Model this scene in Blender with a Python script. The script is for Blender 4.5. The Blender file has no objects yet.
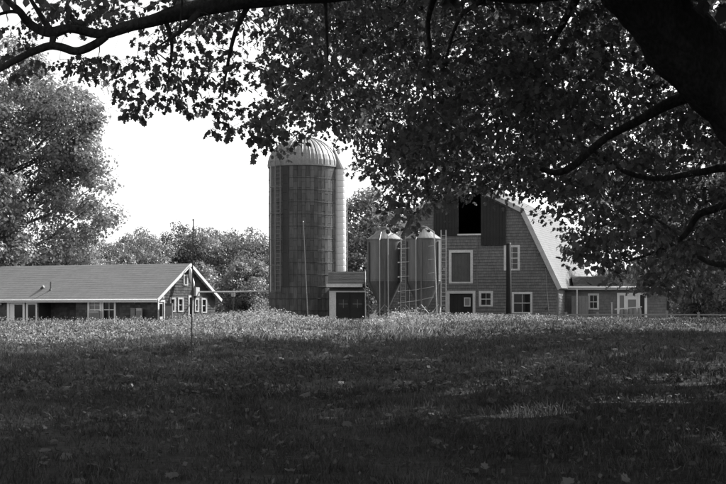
import bpy, math, random
import numpy as np
from mathutils import Vector, Matrix, noise as mnoise

random.seed(7)
RNG = np.random.default_rng(7)
SC = bpy.context.scene
COL = SC.collection
R = math.radians

# ------------------------------------------------------------------ camera
F, CX, HY, CZ = 1500.0, 363.0, 306.0, 1.65      # focal length in photo pixels, centre column, horizon row, eye height
cam = bpy.data.cameras.new('camera')
cam.sensor_width = 36.0
cam.lens = 36.0 * F / 726.0
cam.shift_y = (HY - 242.0) / 726.0
cam.clip_start = 0.1
cam.clip_end = 6000.0
camo = bpy.data.objects.new('camera', cam)
camo.location = (0, 0, CZ)
camo.rotation_euler = (R(90), 0, 0)
COL.objects.link(camo)
SC.camera = camo

# ------------------------------------------------------------------ world, sun, exposure
SUN_AZ, SUN_EL = 57.0, 39.0       # azimuth clockwise from +Y (view direction), so the sun stands right and behind the farm
SKY_STRENGTH, SUN_STRENGTH, EXPOSURE = 0.12, 3.0, 1.5
world = bpy.data.worlds.new('World')
SC.world = world
world.use_nodes = True
nt = world.node_tree
bg = nt.nodes['Background']
sky = nt.nodes.new('ShaderNodeTexSky')
sky.sky_type = 'NISHITA'
sky.sun_disc = False
sky.sun_elevation = R(SUN_EL)
sky.sun_rotation = R(SUN_AZ)
sky.air_density = 1.0
sky.dust_density = 2.0
bw = nt.nodes.new('ShaderNodeRGBToBW')          # black-and-white photograph
nt.links.new(sky.outputs[0], bw.inputs[0])
nt.links.new(bw.outputs[0], bg.inputs['Color'])
bg.inputs['Strength'].default_value = SKY_STRENGTH

sl = bpy.data.lights.new('sun', 'SUN')
sl.energy = SUN_STRENGTH
sl.angle = R(0.5)
sl.color = (1, 1, 1)
so = bpy.data.objects.new('sun', sl)
sd = Vector((math.sin(R(SUN_AZ)) * math.cos(R(SUN_EL)), math.cos(R(SUN_AZ)) * math.cos(R(SUN_EL)), math.sin(R(SUN_EL))))
so.rotation_euler = (-sd).to_track_quat('-Z', 'Y').to_euler()
so.location = (60, 40, 60)
COL.objects.link(so)

SC.view_settings.view_transform = 'Standard'
SC.view_settings.look = 'None'
SC.view_settings.exposure = EXPOSURE
SC.view_settings.gamma = 1.0
SC.view_settings.use_curve_mapping = False
SC.cycles.max_bounces = 6
SC.cycles.diffuse_bounces = 3
SC.cycles.glossy_bounces = 2
SC.cycles.transmission_bounces = 4

# ------------------------------------------------------------------ helpers
def P(px, py, d):
    """photo pixel at depth d -> world point"""
    return Vector(((px - CX) / F * d, d, CZ - (py - HY) / F * d))

def tag(o, label=None, cat=None, group=None, kind=None):
    if label: o['label'] = label
    if cat: o['category'] = cat
    if group: o['group'] = group
    if kind: o['kind'] = kind
    return o

def empty(name, loc=(0, 0, 0), rz=0.0):
    o = bpy.data.objects.new(name, None)
    o.location = loc
    o.rotation_euler = (0, 0, rz)
    o.empty_display_size = 0.2
    COL.objects.link(o)
    return o

def copy_tree(o, parent=None):
    c = o.copy()
    COL.objects.link(c)
    c.parent = parent
    for ch in list(o.children):
        copy_tree(ch, c)
    return c

def link_mesh(name, me, m, parent=None, smooth=False):
    if m is not None and len(me.materials) == 0:
        me.materials.append(m)
    if smooth:
        me.polygons.foreach_set('use_smooth', np.ones(len(me.polygons), dtype=bool))
    o = bpy.data.objects.new(name, me)
    COL.objects.link(o)
    o.parent = parent
    return o

def np_mesh(name, V, T):
    """V (n,3) float, T (m,k) int faces of equal size"""
    me = bpy.data.meshes.new(name)
    V = np.ascontiguousarray(V, dtype=np.float32)
    T = np.ascontiguousarray(T, dtype=np.int32)
    k = T.shape[1]
    me.vertices.add(len(V)); me.vertices.foreach_set('co', V.ravel())
    me.loops.add(T.size); me.loops.foreach_set('vertex_index', T.ravel())
    me.polygons.add(len(T))
    me.polygons.foreach_set('loop_start', np.arange(0, T.size, k, dtype=np.int32))
    me.update(calc_edges=True)
    return me

class MB:
    def __init__(s):
        s.v = []; s.f = []
    def poly(s, pts):
        n = len(s.v); s.v += [tuple(p) for p in pts]; s.f.append(tuple(range(n, n + len(pts))))
    def hexa(s, a):
        """8 points: bottom loop 0-3, top loop 4-7"""
        n = len(s.v); s.v += [tuple(p) for p in a]
        for q in ((0, 3, 2, 1), (4, 5, 6, 7), (0, 1, 5, 4), (1, 2, 6, 5), (2, 3, 7, 6), (3, 0, 4, 7)):
            s.f.append(tuple(n + i for i in q))
    def box(s, x0, x1, y0, y1, z0, z1):
        s.hexa([(x0, y0, z0), (x1, y0, z0), (x1, y1, z0), (x0, y1, z0), (x0, y0, z1), (x1, y0, z1), (x1, y1, z1), (x0, y1, z1)])
    def mbox(s, mp, u0, u1, o0, o1, z0, z1):
        s.hexa([mp(u0, o0, z0), mp(u1, o0, z0), mp(u1, o1, z0), mp(u0, o1, z0), mp(u0, o0, z1), mp(u1, o0, z1), mp(u1, o1, z1), mp(u0, o1, z1)])
    def tube(s, pts, radii, n=8, cap=True, wob=0.0, ridge=7.5):
        pts = [Vector(p) for p in pts]
        if not hasattr(radii, '__len__'): radii = [radii] * len(pts)
        base = len(s.v)
        prev = None
        for i, p in enumerate(pts):
            t = (pts[min(i + 1, len(pts) - 1)] - pts[max(i - 1, 0)])
            if t.length < 1e-9: t = Vector((0, 0, 1))
            t.normalize()
            if prev is None:
                a = Vector((0, 0, 1)) if abs(t.z) < 0.9 else Vector((1, 0, 0))
                x = t.cross(a).normalized()
            else:
                x = (prev - t * prev.dot(t))
                if x.length < 1e-6: x = t.orthogonal()
                x.normalize()
            prev = x
            y = t.cross(x)
            for k in range(n):
                an = 2 * math.pi * k / n
                r = radii[i]
                if wob:
                    q = p + (x * math.cos(an) + y * math.sin(an)) * r
                    r *= 1 + wob * mnoise.noise(q * 2.2) + wob * 1.1 * mnoise.noise(Vector((math.cos(an) * ridge, math.sin(an) * ridge, i * 0.22 + r))) * (1 if n > 15 else .6)
                s.v.append(tuple(p + (x * math.cos(an) + y * math.sin(an)) * r))
        m = len(pts)
        for i in range(m - 1):
            for k in range(n):
                a = base + i * n + k; b = base + i * n + (k + 1) % n
                s.f.append((a, b, b + n, a + n))
        if cap:
            s.f.append(tuple(base + k for k in reversed(range(n))))
            s.f.append(tuple(base + (m - 1) * n + k for k in range(n)))
    def lathe(s, prof, n=32, c=(0, 0)):
        base = len(s.v)
        for r, z in prof:
            for k in range(n):
                a = 2 * math.pi * k / n
                s.v.append((c[0] + r * math.cos(a), c[1] + r * math.sin(a), z))
        for i in range(len(prof) - 1):
            for k in range(n):
                a = base + i * n + k; b = base + i * n + (k + 1) % n
                s.f.append((a, b, b + n, a + n))
    def mesh(s, name):
        me = bpy.data.meshes.new(name)
        me.from_pydata(s.v, [], s.f)
        me.update()
        return me
    def build(s, name, m, parent=None, smooth=False):
        return link_mesh(name, s.mesh(name), m, parent, smooth)

# ------------------------------------------------------------------ materials (all neutral: the photograph is black and white)
def g(v): return (v, v, v, 1.0)

def mat(name, base, rough=0.8, nscale=4.0, namp=0.25, bump=0.0, bscale=None, island=0.0, stretch=(1, 1, 1), metal=0.0, spec=0.3, fine=0.0):
    m = bpy.data.materials.new(name); m.use_nodes = True
    t = m.node_tree; b = t.nodes['Principled BSDF']
    b.inputs['Roughness'].default_value = rough
    b.inputs['Metallic'].default_value = metal
    b.inputs['Specular IOR Level'].default_value = spec
    tc = t.nodes.new('ShaderNodeTexCoord')
    mp = t.nodes.new('ShaderNodeMapping'); mp.inputs['Scale'].default_value = stretch
    t.links.new(tc.outputs['Object'], mp.inputs[0])
    nz = t.nodes.new('ShaderNodeTexNoise'); nz.inputs['Scale'].default_value = nscale; nz.inputs['Detail'].default_value = 6; nz.inputs['Roughness'].default_value = 0.65
    t.links.new(mp.outputs[0], nz.inputs['Vector'])
    mr = t.nodes.new('ShaderNodeMapRange')
    mr.inputs[1].default_value = 0.25; mr.inputs[2].default_value = 0.75
    mr.inputs[3].default_value = base * (1 - namp); mr.inputs[4].default_value = base * (1 + namp)
    t.links.new(nz.outputs[0], mr.inputs[0])
    out = mr.outputs[0]
    if fine:
        n2 = t.nodes.new('ShaderNodeTexNoise'); n2.inputs['Scale'].default_value = nscale * 9; n2.inputs['Detail'].default_value = 3
        t.links.new(mp.outputs[0], n2.inputs['Vector'])
        r2 = t.nodes.new('ShaderNodeMapRange'); r2.inputs[1].default_value = 0.3; r2.inputs[2].default_value = 0.7
        r2.inputs[3].default_value = 1 - fine; r2.inputs[4].default_value = 1 + fine
        t.links.new(n2.outputs[0], r2.inputs[0])
        mu = t.nodes.new('ShaderNodeMath'); mu.operation = 'MULTIPLY'
        t.links.new(out, mu.inputs[0]); t.links.new(r2.outputs[0], mu.inputs[1]); out = mu.outputs[0]
    if island:
        ge = t.nodes.new('ShaderNodeNewGeometry')
        ri = t.nodes.new('ShaderNodeMapRange'); ri.inputs[3].default_value = 1 - island; ri.inputs[4].default_value = 1 + island
        t.links.new(ge.outputs['Random Per Island'], ri.inputs[0])
        mu = t.nodes.new('ShaderNodeMath'); mu.operation = 'MULTIPLY'
        t.links.new(out, mu.inputs[0]); t.links.new(ri.outputs[0], mu.inputs[1]); out = mu.outputs[0]
    t.links.new(out, b.inputs['Base Color'])
    if bump:
        nb = t.nodes.new('ShaderNodeTexNoise'); nb.inputs['Scale'].default_value = bscale or nscale * 4; nb.inputs['Detail'].default_value = 5
        t.links.new(mp.outputs[0], nb.inputs['Vector'])
        bp = t.nodes.new('ShaderNodeBump'); bp.inputs['Strength'].default_value = bump; bp.inputs['Distance'].default_value = 0.05
        t.links.new(nb.outputs[0], bp.inputs['Height']); t.links.new(bp.outputs[0], b.inputs['Normal'])
    return m

def leafmat(name, refl, trans, island=0.35, gloss=0.05, rough=0.45, patch=0.0, pscale=0.5):
    m = bpy.data.materials.new(name); m.use_nodes = True
    t = m.node_tree; t.nodes.clear()
    o = t.nodes.new('ShaderNodeOutputMaterial')
    ge = t.nodes.new('ShaderNodeNewGeometry')
    def tone(v):
        r = t.nodes.new('ShaderNodeMapRange'); r.inputs[3].default_value = v * (1 - island); r.inputs[4].default_value = v * (1 + island)
        t.links.new(ge.outputs['Random Per Island'], r.inputs[0])
        if not patch: return r.outputs[0]
        tc = t.nodes.new('ShaderNodeTexCoord'); nz = t.nodes.new('ShaderNodeTexNoise'); nz.inputs['Scale'].default_value = pscale; nz.inputs['Detail'].default_value = 4; nz.inputs['Roughness'].default_value = .6
        t.links.new(tc.outputs['Object'], nz.inputs['Vector'])
        q = t.nodes.new('ShaderNodeMapRange'); q.inputs[1].default_value = .3; q.inputs[2].default_value = .7; q.inputs[3].default_value = 1 - patch; q.inputs[4].default_value = 1 + patch
        t.links.new(nz.outputs[0], q.inputs[0])
        mu = t.nodes.new('ShaderNodeMath'); mu.operation = 'MULTIPLY'; t.links.new(r.outputs[0], mu.inputs[0]); t.links.new(q.outputs[0], mu.inputs[1])
        return mu.outputs[0]
    d = t.nodes.new('ShaderNodeBsdfDiffuse'); t.links.new(tone(refl), d.inputs[0])
    tr = t.nodes.new('ShaderNodeBsdfTranslucent'); t.links.new(tone(trans), tr.inputs[0])
    a = t.nodes.new('ShaderNodeAddShader'); t.links.new(d.outputs[0], a.inputs[0]); t.links.new(tr.outputs[0], a.inputs[1])
    gl = t.nodes.new('ShaderNodeBsdfGlossy'); gl.inputs['Roughness'].default_value = rough; gl.inputs['Color'].default_value = g(0.9)
    mx = t.nodes.new('ShaderNodeMixShader'); mx.inputs[0].default_value = gloss
    t.links.new(a.outputs[0], mx.inputs[1]); t.links.new(gl.outputs[0], mx.inputs[2])
    t.links.new(mx.outputs[0], o.inputs['Surface'])
    return m

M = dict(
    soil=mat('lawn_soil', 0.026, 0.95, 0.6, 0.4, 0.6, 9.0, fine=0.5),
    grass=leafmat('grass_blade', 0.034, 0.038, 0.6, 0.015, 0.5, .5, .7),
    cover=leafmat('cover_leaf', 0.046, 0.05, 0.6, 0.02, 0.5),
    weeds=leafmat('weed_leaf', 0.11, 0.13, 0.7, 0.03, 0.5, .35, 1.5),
    dryleaf=leafmat('dry_leaf', 0.11, 0.03, 0.6, 0.02, 0.5),
    leaf=leafmat('maple_leaf', 0.04, 0.11, 0.6, 0.05, 0.4),
    farleaf=leafmat('far_leaf', 0.125, 0.10, 0.4, 0.05, 0.45),
    darkleaf=leafmat('dark_far_leaf', 0.085, 0.08, 0.4, 0.05, 0.45),
    bark=mat('maple_bark', 0.085, 0.95, 2.6, 0.5, 1.0, 22.0, stretch=(1, 1, 0.5), spec=0.1, fine=0.3),
    farbark=mat('far_bark', 0.08, 0.9, 3.0, 0.3),
    shingle=mat('cedar_shingle', 0.175, 0.9, 0.5, 0.16, 0.0, island=0.11, spec=0.1, fine=0.1),
    shingle_dark=mat('dark_shingle', 0.085, 0.9, 0.6, 0.25, 0.0, island=0.3, spec=0.1, fine=0.1),
    backing=mat('wall_backing', 0.06, 0.95, 1.0, 0.2),
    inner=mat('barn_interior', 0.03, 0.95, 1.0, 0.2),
    white=mat('white_trim', 0.62, 0.6, 2.0, 0.22, fine=0.12),
    bright=mat('fresh_white_gutter', 0.82, 0.4, 2.0, 0.06),
    worn=mat('worn_white_trim', 0.46, 0.65, 2.5, 0.22, fine=0.12),
    door=mat('dark_door_boards', 0.032, 0.75, 1.2, 0.2, island=0.12, spec=0.2, fine=0.1),
    doorgrey=mat('grey_door_panel', 0.10, 0.7, 1.5, 0.2, fine=0.08),
    greypanel=mat('grey_panel', 0.22, 0.7, 1.5, 0.2, fine=0.1),
    roof_pale=mat('pale_roof_shingle', 0.175, 0.85, 0.7, 0.10, island=0.05, fine=0.06),
    roof_mid=mat('grey_roof_shingle', 0.21, 0.9, 0.5, 0.10, island=0.045, fine=0.08),
    roof_dark=mat('dark_roof_shingle', 0.038, 0.9, 0.7, 0.2, island=0.15, fine=0.08),
    stave=mat('concrete_stave', 0.105, 0.9, 2.0, 0.5, 0.2, 20.0, island=0.2, stretch=(1, 1, 0.09), fine=0.22, spec=0.2),
    stave_dark=mat('dark_stave', 0.055, 0.9, 1.2, 0.3, island=0.2, stretch=(1, 1, 0.25)),
    hoop=mat('rusted_hoop', 0.07, 0.7, 4.0, 0.3, metal=0.2),
    galv=mat('galvanised_sheet', 0.72, 0.42, 1.2, 0.12, metal=0.15, stretch=(1, 1, 0.4), fine=0.05),
    dome=mat('dome_sheet', 0.23, 0.55, 1.4, 0.28, metal=0.2, fine=0.15),
    bin=mat('bin_sheet', 0.145, 0.55, 1.1, 0.34, metal=0.3, stretch=(1.5, 1.5, 0.18), fine=0.14),
    steel=mat('pale_steel', 0.42, 0.5, 4.0, 0.15, metal=0.3),
    darksteel=mat('dark_steel', 0.10, 0.6, 4.0, 0.2, metal=0.3),
    ladder=mat('dull_galvanised', 0.2, 0.6, 3.0, 0.2, metal=0.2),
    pole=mat('tarred_pole', 0.018, 0.85, 5.0, 0.3, stretch=(1, 1, 0.1)),
    stick=mat('bleached_wood', 0.5, 0.85, 4.0, 0.3),
    gravel=mat('yard_gravel', 0.2, 0.95, 1.5, 0.25, fine=0.3),
)
gm = bpy.data.materials.new('window_glass'); gm.use_nodes = True
gb = gm.node_tree.nodes['Principled BSDF']
gb.inputs['Base Color'].default_value = g(0.015); gb.inputs['Roughness'].default_value = 0.08; gb.inputs['Specular IOR Level'].default_value = 0.45
M['glass'] = gm
gm2 = gm.copy(); gm2.name = 'pale_glass'
gm2.node_tree.nodes['Principled BSDF'].inputs['Base Color'].default_value = g(0.22)  # paler base colour than the plain panes
M['glass_pale'] = gm2
bm_ = bpy.data.materials.new('lit_bulb'); bm_.use_nodes = True
bb = bm_.node_tree.nodes['Principled BSDF']
bb.inputs['Emission Color'].default_value = g(1.0); bb.inputs['Emission Strength'].default_value = 6.0
M['bulb'] = bm_

# ------------------------------------------------------------------ ground
CREST = 62.0
_cx = np.array([-400, 0, 100, 190, 235, 262, 292, 330, 363, 420, 470, 540, 600, 726, 1100], float)
_cy = np.array([324, 324, 324, 322.5, 321, 320.5, 321, 322.5, 322.5, 320.5, 317, 317.5, 320, 320.5, 320.5], float)
def gz(X, Y):
    X = np.asarray(X, float); Y = np.asarray(Y, float)
    px = CX + X / CREST * F
    H = CZ - (np.interp(px, _cx, _cy) - HY) * CREST / F
    t = np.clip(Y / CREST, 0, 1)
    up = H * (0.45 * t + 0.55 * np.sin(t * math.pi / 2))
    s = np.clip((Y - CREST - 3) / 26.0, 0, 1); s = s * s * (3 - 2 * s)
    z = np.where(Y <= CREST, up, H * (1 - s))
    w = 0.05 * np.sin(X * 0.9 + 0.31 * Y) + 0.045 * np.sin(0.45 * Y - 0.5 * X + 1.3) + 0.025 * np.sin(1.7 * X + 2.0) * np.sin(0.8 * Y)
    fade = np.clip(1 - np.abs(Y - 32) / 30.0, 0, 1)
    return np.where(Y < -5, 0.0, z + w * fade)

xs = np.concatenate([[-3000, -1200, -500, -250, -140, -90, -60, -45], np.arange(-36, 36.1, 0.6), [45, 60, 90, 140, 250, 500, 1200, 3000]])
ys = np.concatenate([[-2000, -600, -200, -80, -40, -20, -10], np.arange(-5, 92, 0.6), [95, 100, 110, 130, 160, 220, 320, 600, 1500, 4000]])
gx, gy = np.meshgrid(xs, ys)
gzv = gz(gx, gy)
gzv = np.where(np.abs(gx) > 3000 - 1, 0, gzv)
V = np.stack([gx.ravel(), gy.ravel(), gzv.ravel()], 1)
nx = len(xs); ny = len(ys)
idx = np.arange(nx * ny).reshape(ny, nx)
T = np.stack([idx[:-1, :-1].ravel(), idx[:-1, 1:].ravel(), idx[1:, 1:].ravel(), idx[1:, :-1].ravel()], 1)
ground = link_mesh('ground', np_mesh('ground', V, T), M['soil'], None, True)
tag(ground, 'rising shaded lawn with a crest in front of the farm buildings', 'lawn', kind='structure')

# ------------------------------------------------------------------ lapped courses (shingles, roof shingles) on a mapped plane
def lapped(mb, mp, z0, z1, row, wid, span, holes, proud=0.02, gap=0.006, back=None):
    """mp(u, o, z) -> local point; span(z) -> (u0, u1); holes list of (u0,u1,z0,z1)"""
    n = max(1, int(round((z1 - z0) / row))); row = (z1 - z0) / n
    for i in range(n):
        za = z0 + i * row; zb = za + row; zm = (za + zb) / 2
        a0, a1 = span(za); b0, b1 = span(zb)
        lo = min(a0, b0); hi = max(a1, b1)
        lo = (a0 + b0) / 2; hi = (a1 + b1) / 2
        if hi - lo < 0.03: continue
        # split rows at hole edges so openings stay clean
        cuts = sorted({za, zb} | {h[2] for h in holes if za < h[2] < zb} | {h[3] for h in holes if za < h[3] < zb})
        for c0, c1 in zip(cuts[:-1], cuts[1:]):
            cm = (c0 + c1) / 2
            segs = [(lo, hi)]
            for h in holes:
                if h[2] <= cm <= h[3]:
                    ns = []
                    for s0, s1 in segs:
                        if h[1] <= s0 or h[0] >= s1: ns.append((s0, s1)); continue
                        if h[0] > s0: ns.append((s0, h[0]))
                        if h[1] < s1: ns.append((h[1], s1))
                    segs = ns
            t0 = (c0 - za) / row; t1 = (c1 - za) / row
            for s0, s1 in segs:
                if back is not None:
                    back.poly([mp(s0, -0.03, c0), mp(s1, -0.03, c0), mp(s1, -0.03, c1), mp(s0, -0.03, c1)])
                u = s0
                while u < s1 - 1e-4:
                    w = min(wid * random.uniform(0.6, 1.4), s1 - u)
                    if s1 - u - w < wid * 0.3: w = s1 - u
                    e = proud * random.uniform(0.8, 1.25)
                    o0 = e * (1 - t0) + 0.002; o1 = e * (1 - t1) + 0.002
                    ua = u + gap / 2; ub = u + w - gap / 2
                    dz = random.uniform(-0.008, 0.008) if t0 == 0 else 0
                    n0 = len(mb.v)
                    mb.v += [tuple(mp(ua, o0, c0 + dz)), tuple(mp(ub, o0, c0 + dz)), tuple(mp(ub, o1, c1)), tuple(mp(ua, o1, c1)), tuple(mp(ua, -0.02, c0 + dz)), tuple(mp(ub, -0.02, c0 + dz))]
                    mb.f += [(n0, n0 + 1, n0 + 2, n0 + 3), (n0 + 4, n0 + 5, n0 + 1, n0)]
                    u += w

def window(parent, mp, u0, u1, z0, z1, fw=0.12, cols=2, rows=2, name='window', frame=None, glass=None, depth=0.06, sill=True, sash=True):
    """frame proud of wall, glass recessed, muntins between"""
    frame = frame or M['white']; glass = glass or M['glass']
    mb = MB()
    mb.mbox(mp, u0, u0 + fw, -0.05, depth, z0, z1)
    mb.mbox(mp, u1 - fw, u1, -0.05, depth, z0, z1)
    mb.mbox(mp, u0 + fw, u1 - fw, -0.05, depth - 0.003, z1 - fw, z1)
    if sill:
        mb.mbox(mp, u0 + fw, u1 - fw, -0.05, depth + 0.02, z0, z0 + fw * 0.7)
    w = mb.build(name, frame, parent)
    a0, a1, b0, b1 = u0 + fw, u1 - fw, z0 + (fw * 0.7 if sill else 0), z1 - fw
    for i in range(cols):
        for j in range(rows):
            p = MB(); p.mbox(mp, a0 + (a1 - a0) * i / cols, a0 + (a1 - a0) * (i + 1) / cols, -0.055, -0.03 - 0.004 * ((i + j) % 2), b0 + (b1 - b0) * j / rows, b0 + (b1 - b0) * (j + 1) / rows)
            p.build('pane', glass, w)
    for i in range(1, cols):
        k = MB(); c = a0 + (a1 - a0) * i / cols; k.mbox(mp, c - 0.018, c + 0.018, -0.028, 0.0, b0, b1); k.build('muntin', frame, w)
    for j in range(1, rows):
        k = MB(); c = b0 + (b1 - b0) * j / rows; h = 0.03 if (sash and j == rows // 2) else 0.016
        k.mbox(mp, a0, a1, -0.027, 0.004, c - h, c + h); k.build('muntin', frame, w)
    return w

class Frame:
    """building placed with its front along (cos t,-sin t): local x right, local y away"""
    def __init__(s, px, d, th):
        s.t = R(th); s.c = math.cos(s.t); s.s = math.sin(s.t)
        s.O = ((px - CX) / F * d, d)
    def front(s, px, py, v=0.0):
        k = (px - CX) / F
        u = (k * (s.O[1] + v * s.c) - s.O[0] - v * s.s) / (s.c + k * s.s)
        Y = s.O[1] - u * s.s + v * s.c
        return u, CZ - (py - HY) * Y / F
    def side(s, px, py, u=0.0):
        k = (px - CX) / F
        v = (k * (s.O[1] - u * s.s) - s.O[0] - u * s.c) / (s.s - k * s.c)
        Y = s.O[1] - u * s.s + v * s.c
        return v, CZ - (py - HY) * Y / F
    def rect(s, x0, x1, y0, y1, v=0.0):
        u0, za = s.front(x0, y1, v); u1, zb = s.front(x1, y0, v)
        return u0, u1, za, zb
    def srect(s, x0, x1, y0, y1, u=0.0):
        v0, za = s.side(x0, y1, u); v1, zb = s.side(x1, y0, u)
        return v0, v1, za, zb

# ------------------------------------------------------------------ gambrel barn
BF = Frame(466, 112, 17)
barn = empty('barn', (BF.O[0], BF.O[1], 0), -BF.t)
tag(barn, 'large gambrel-roofed shingled barn with an open dark hayloft door', 'barn')
BL = 16.6
HW = BF.front(558, 285)[0]
KU, KZ = BF.front(523, 210); 
PZ = BF.front(466, 181)[1]
EZ = BF.front(562, 284)[1]
fm = lambda u, o, z: (u, -o, z)
def bspan(z):
    if z <= EZ: w = HW
    elif z <= KZ: w = HW + (KU - HW) * (z - EZ) / (KZ - EZ)
    else: w = KU * (1 - (z - KZ) / (PZ - KZ))
    return -w, w
loft = BF.rect(458.5, 481, 187, 234)
tall = BF.rect(449, 473, 250, 283.5)
lowd = (BF.front(447, 291)[0], BF.front(475.5, 291)[0], 0.0, BF.front(447, 291)[1])
w_small = BF.rect(479, 493, 291, 306.5)
w_up = BF.rect(504, 520, 245, 270.5)
w_low = BF.rect(512, 532.5, 292, 313.5)
holes = [loft, tall, lowd, w_small, w_up, w_low]
mb = MB(); bk = MB()
lapped(mb, fm, 0.0, PZ - 0.1, 0.215, 0.17, bspan, holes, 0.05, 0.008, bk)
o = mb.build('shingle_siding', M['shingle'], barn); tag(o, kind='stuff')
# plain walls: backing front, left, right, rear gable, loft floor
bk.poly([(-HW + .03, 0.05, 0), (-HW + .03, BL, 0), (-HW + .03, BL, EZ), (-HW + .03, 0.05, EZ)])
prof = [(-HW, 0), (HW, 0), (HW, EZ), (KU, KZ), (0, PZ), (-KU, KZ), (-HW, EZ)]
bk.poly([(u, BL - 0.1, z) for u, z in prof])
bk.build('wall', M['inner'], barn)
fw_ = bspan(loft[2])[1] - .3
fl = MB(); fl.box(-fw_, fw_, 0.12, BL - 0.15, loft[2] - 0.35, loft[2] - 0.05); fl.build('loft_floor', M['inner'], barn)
rw = MB(); rbk = MB()
sm = lambda u, o, z: (HW + o, u, z)
lapped(rw, sm, 0.0, EZ, 0.215, 0.26, lambda z: (0.02, BL), [], 0.028, 0.008, rbk)
tag(rw.build('shingle_siding', M['shingle'], barn), kind='stuff')
rbk.build('wall', M['backing'], barn)
cb = MB(); cb.box(HW - 0.10, HW + 0.05, -0.055, 0.1, 0, EZ - 0.1); cb.build('corner_board', M['shingle'], barn)
# roof: courses on the four slopes, over a thin deck
OVF, OVE = 0.35, 0.38
def slope(p0, p1, name):
    """p0 lower (u,z), p1 upper (u,z)"""
    L = math.hypot(p1[0] - p0[0], p1[1] - p0[1]); du = (p1[0] - p0[0]) / L; dz = (p1[1] - p0[1]) / L
    nu, nz_ = -dz, du
    if nz_ < 0: nu, nz_ = -nu, -nz_
    mpf = lambda y, o, s: (p0[0] + du * s + nu * (o + 0.05), y, p0[1] + dz * s + nz_ * (o + 0.05))
    m_ = MB(); d_ = MB()
    lapped(m_, mpf, 0.0, L, 0.2, 0.9, lambda z: (-OVF, BL + OVF), [], 0.007, 0.001, None)
    part = m_.build(name, M['roof_pale'], barn); tag(part, kind='stuff')
    a = [mpf(-OVF, -0.14, 0), mpf(BL + OVF, -0.14, 0), mpf(BL + OVF, -0.14, L), mpf(-OVF, -0.14, L), mpf(-OVF, -0.012, 0), mpf(BL + OVF, -0.012, 0), mpf(BL + OVF, -0.012, L), mpf(-OVF, -0.012, L)]
    d_.hexa(a); d_.build('roof_deck', M['worn'], barn)
    r_ = MB()
    a = [mpf(-OVF - 0.04, -0.32, 0), mpf(-OVF - 0.003, -0.32, 0), mpf(-OVF - 0.003, -0.32, L), mpf(-OVF - 0.04, -0.32, L), mpf(-OVF - 0.04, 0.015, 0), mpf(-OVF - 0.003, 0.015, 0), mpf(-OVF - 0.003, 0.015, L), mpf(-OVF - 0.04, 0.015, L)]
    r_.hexa(a); r_.build('rake_board', M['worn'], barn)
sl_ = (KZ - EZ) / (HW - KU)
eu = HW + OVE * 0.75; ez = EZ - OVE * 0.75 * sl_ * 0.55
slope((eu, ez), (KU + 0.08, KZ + 0.02), 'roof_slope')
slope((-eu, ez), (-KU - 0.08, KZ + 0.02), 'roof_slope')
slope((KU + 0.12, KZ - 0.0), (0.0, PZ), 'upper_roof_slope')
slope((-KU - 0.12, KZ - 0.0), (0.0, PZ), 'upper_roof_slope')
rc = MB(); rc.tube([(0, -OVF, PZ + 0.06), (0, BL + OVF, PZ + 0.06)], 0.09, 8); rc.build('ridge_cap', M['roof_pale'], barn)
# loft doors (vertical boards following the roof at the top)
def board_door(x0, x1, yb, out, name, slopecut):
    u0, zb = BF.front(x0, yb); u1, _ = BF.front(x1, yb)
    root = None
    n = 8
    holder = MB(); holder.mbox(fm, u0 + 0.05, u1 - 0.05, 0.05, out - 0.02, zb + 0.3, zb + 0.5)
    root = holder.build(name, M['door'], barn)
    for i in range(n):
        a = u0 + (u1 - u0) * i / n + 0.006; b = u0 + (u1 - u0) * (i + 1) / n - 0.006
        def top(u): 
            au = abs(u); return KZ + (PZ - KZ) * (1 - au / KU) - 0.42
        k = MB()
        e = out + random.uniform(0, 0.012)
        k.hexa([fm(a, out - 0.03, zb), fm(b, out - 0.03, zb), fm(b, e, zb), fm(a, e, zb), fm(a, out - 0.03, top(a)), fm(b, out - 0.03, top(b)), fm(b, e, top(b)), fm(a, e, top(a))])
        k.build('board', M['door'], root)
    for zz in (zb + 0.55, zb + 2.4):
        k = MB(); k.mbox(fm, u0 + 0.1, u1 - 0.1, out + 0.014, out + 0.03, zz, zz + 0.05); k.build('batten', M['door'], root)
    return root
board_door(434, 458.3, 236, 0.16, 'loft_door', True)
board_door(481.2, 506, 245.5, 0.16, 'loft_door', True)
s_ = MB(); s_.mbox(fm, loft[0] - 0.05, loft[1] + 0.03, -0.2, 0.18, loft[2] - 0.12, loft[2]); s_.build('loft_sill', M['white'], barn)
# raking heads that give the opening its peaked top
for a, b in ((loft[0], 0.0), (0.0, loft[1])):
    top = lambda u: KZ + (PZ - KZ) * (1 - abs(u) / KU)
    k = MB(); k.hexa([fm(a, -0.02, top(a) - 0.42), fm(b, -0.02, top(b) - 0.42), fm(b, 0.10, top(b) - 0.42), fm(a, 0.10, top(a) - 0.42), fm(a, -0.02, top(a) - 0.06), fm(b, -0.02, top(b) - 0.06), fm(b, 0.10, top(b) - 0.06), fm(a, 0.10, top(a) - 0.06)])
    k.build('opening_head', M['worn'], barn)
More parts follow.
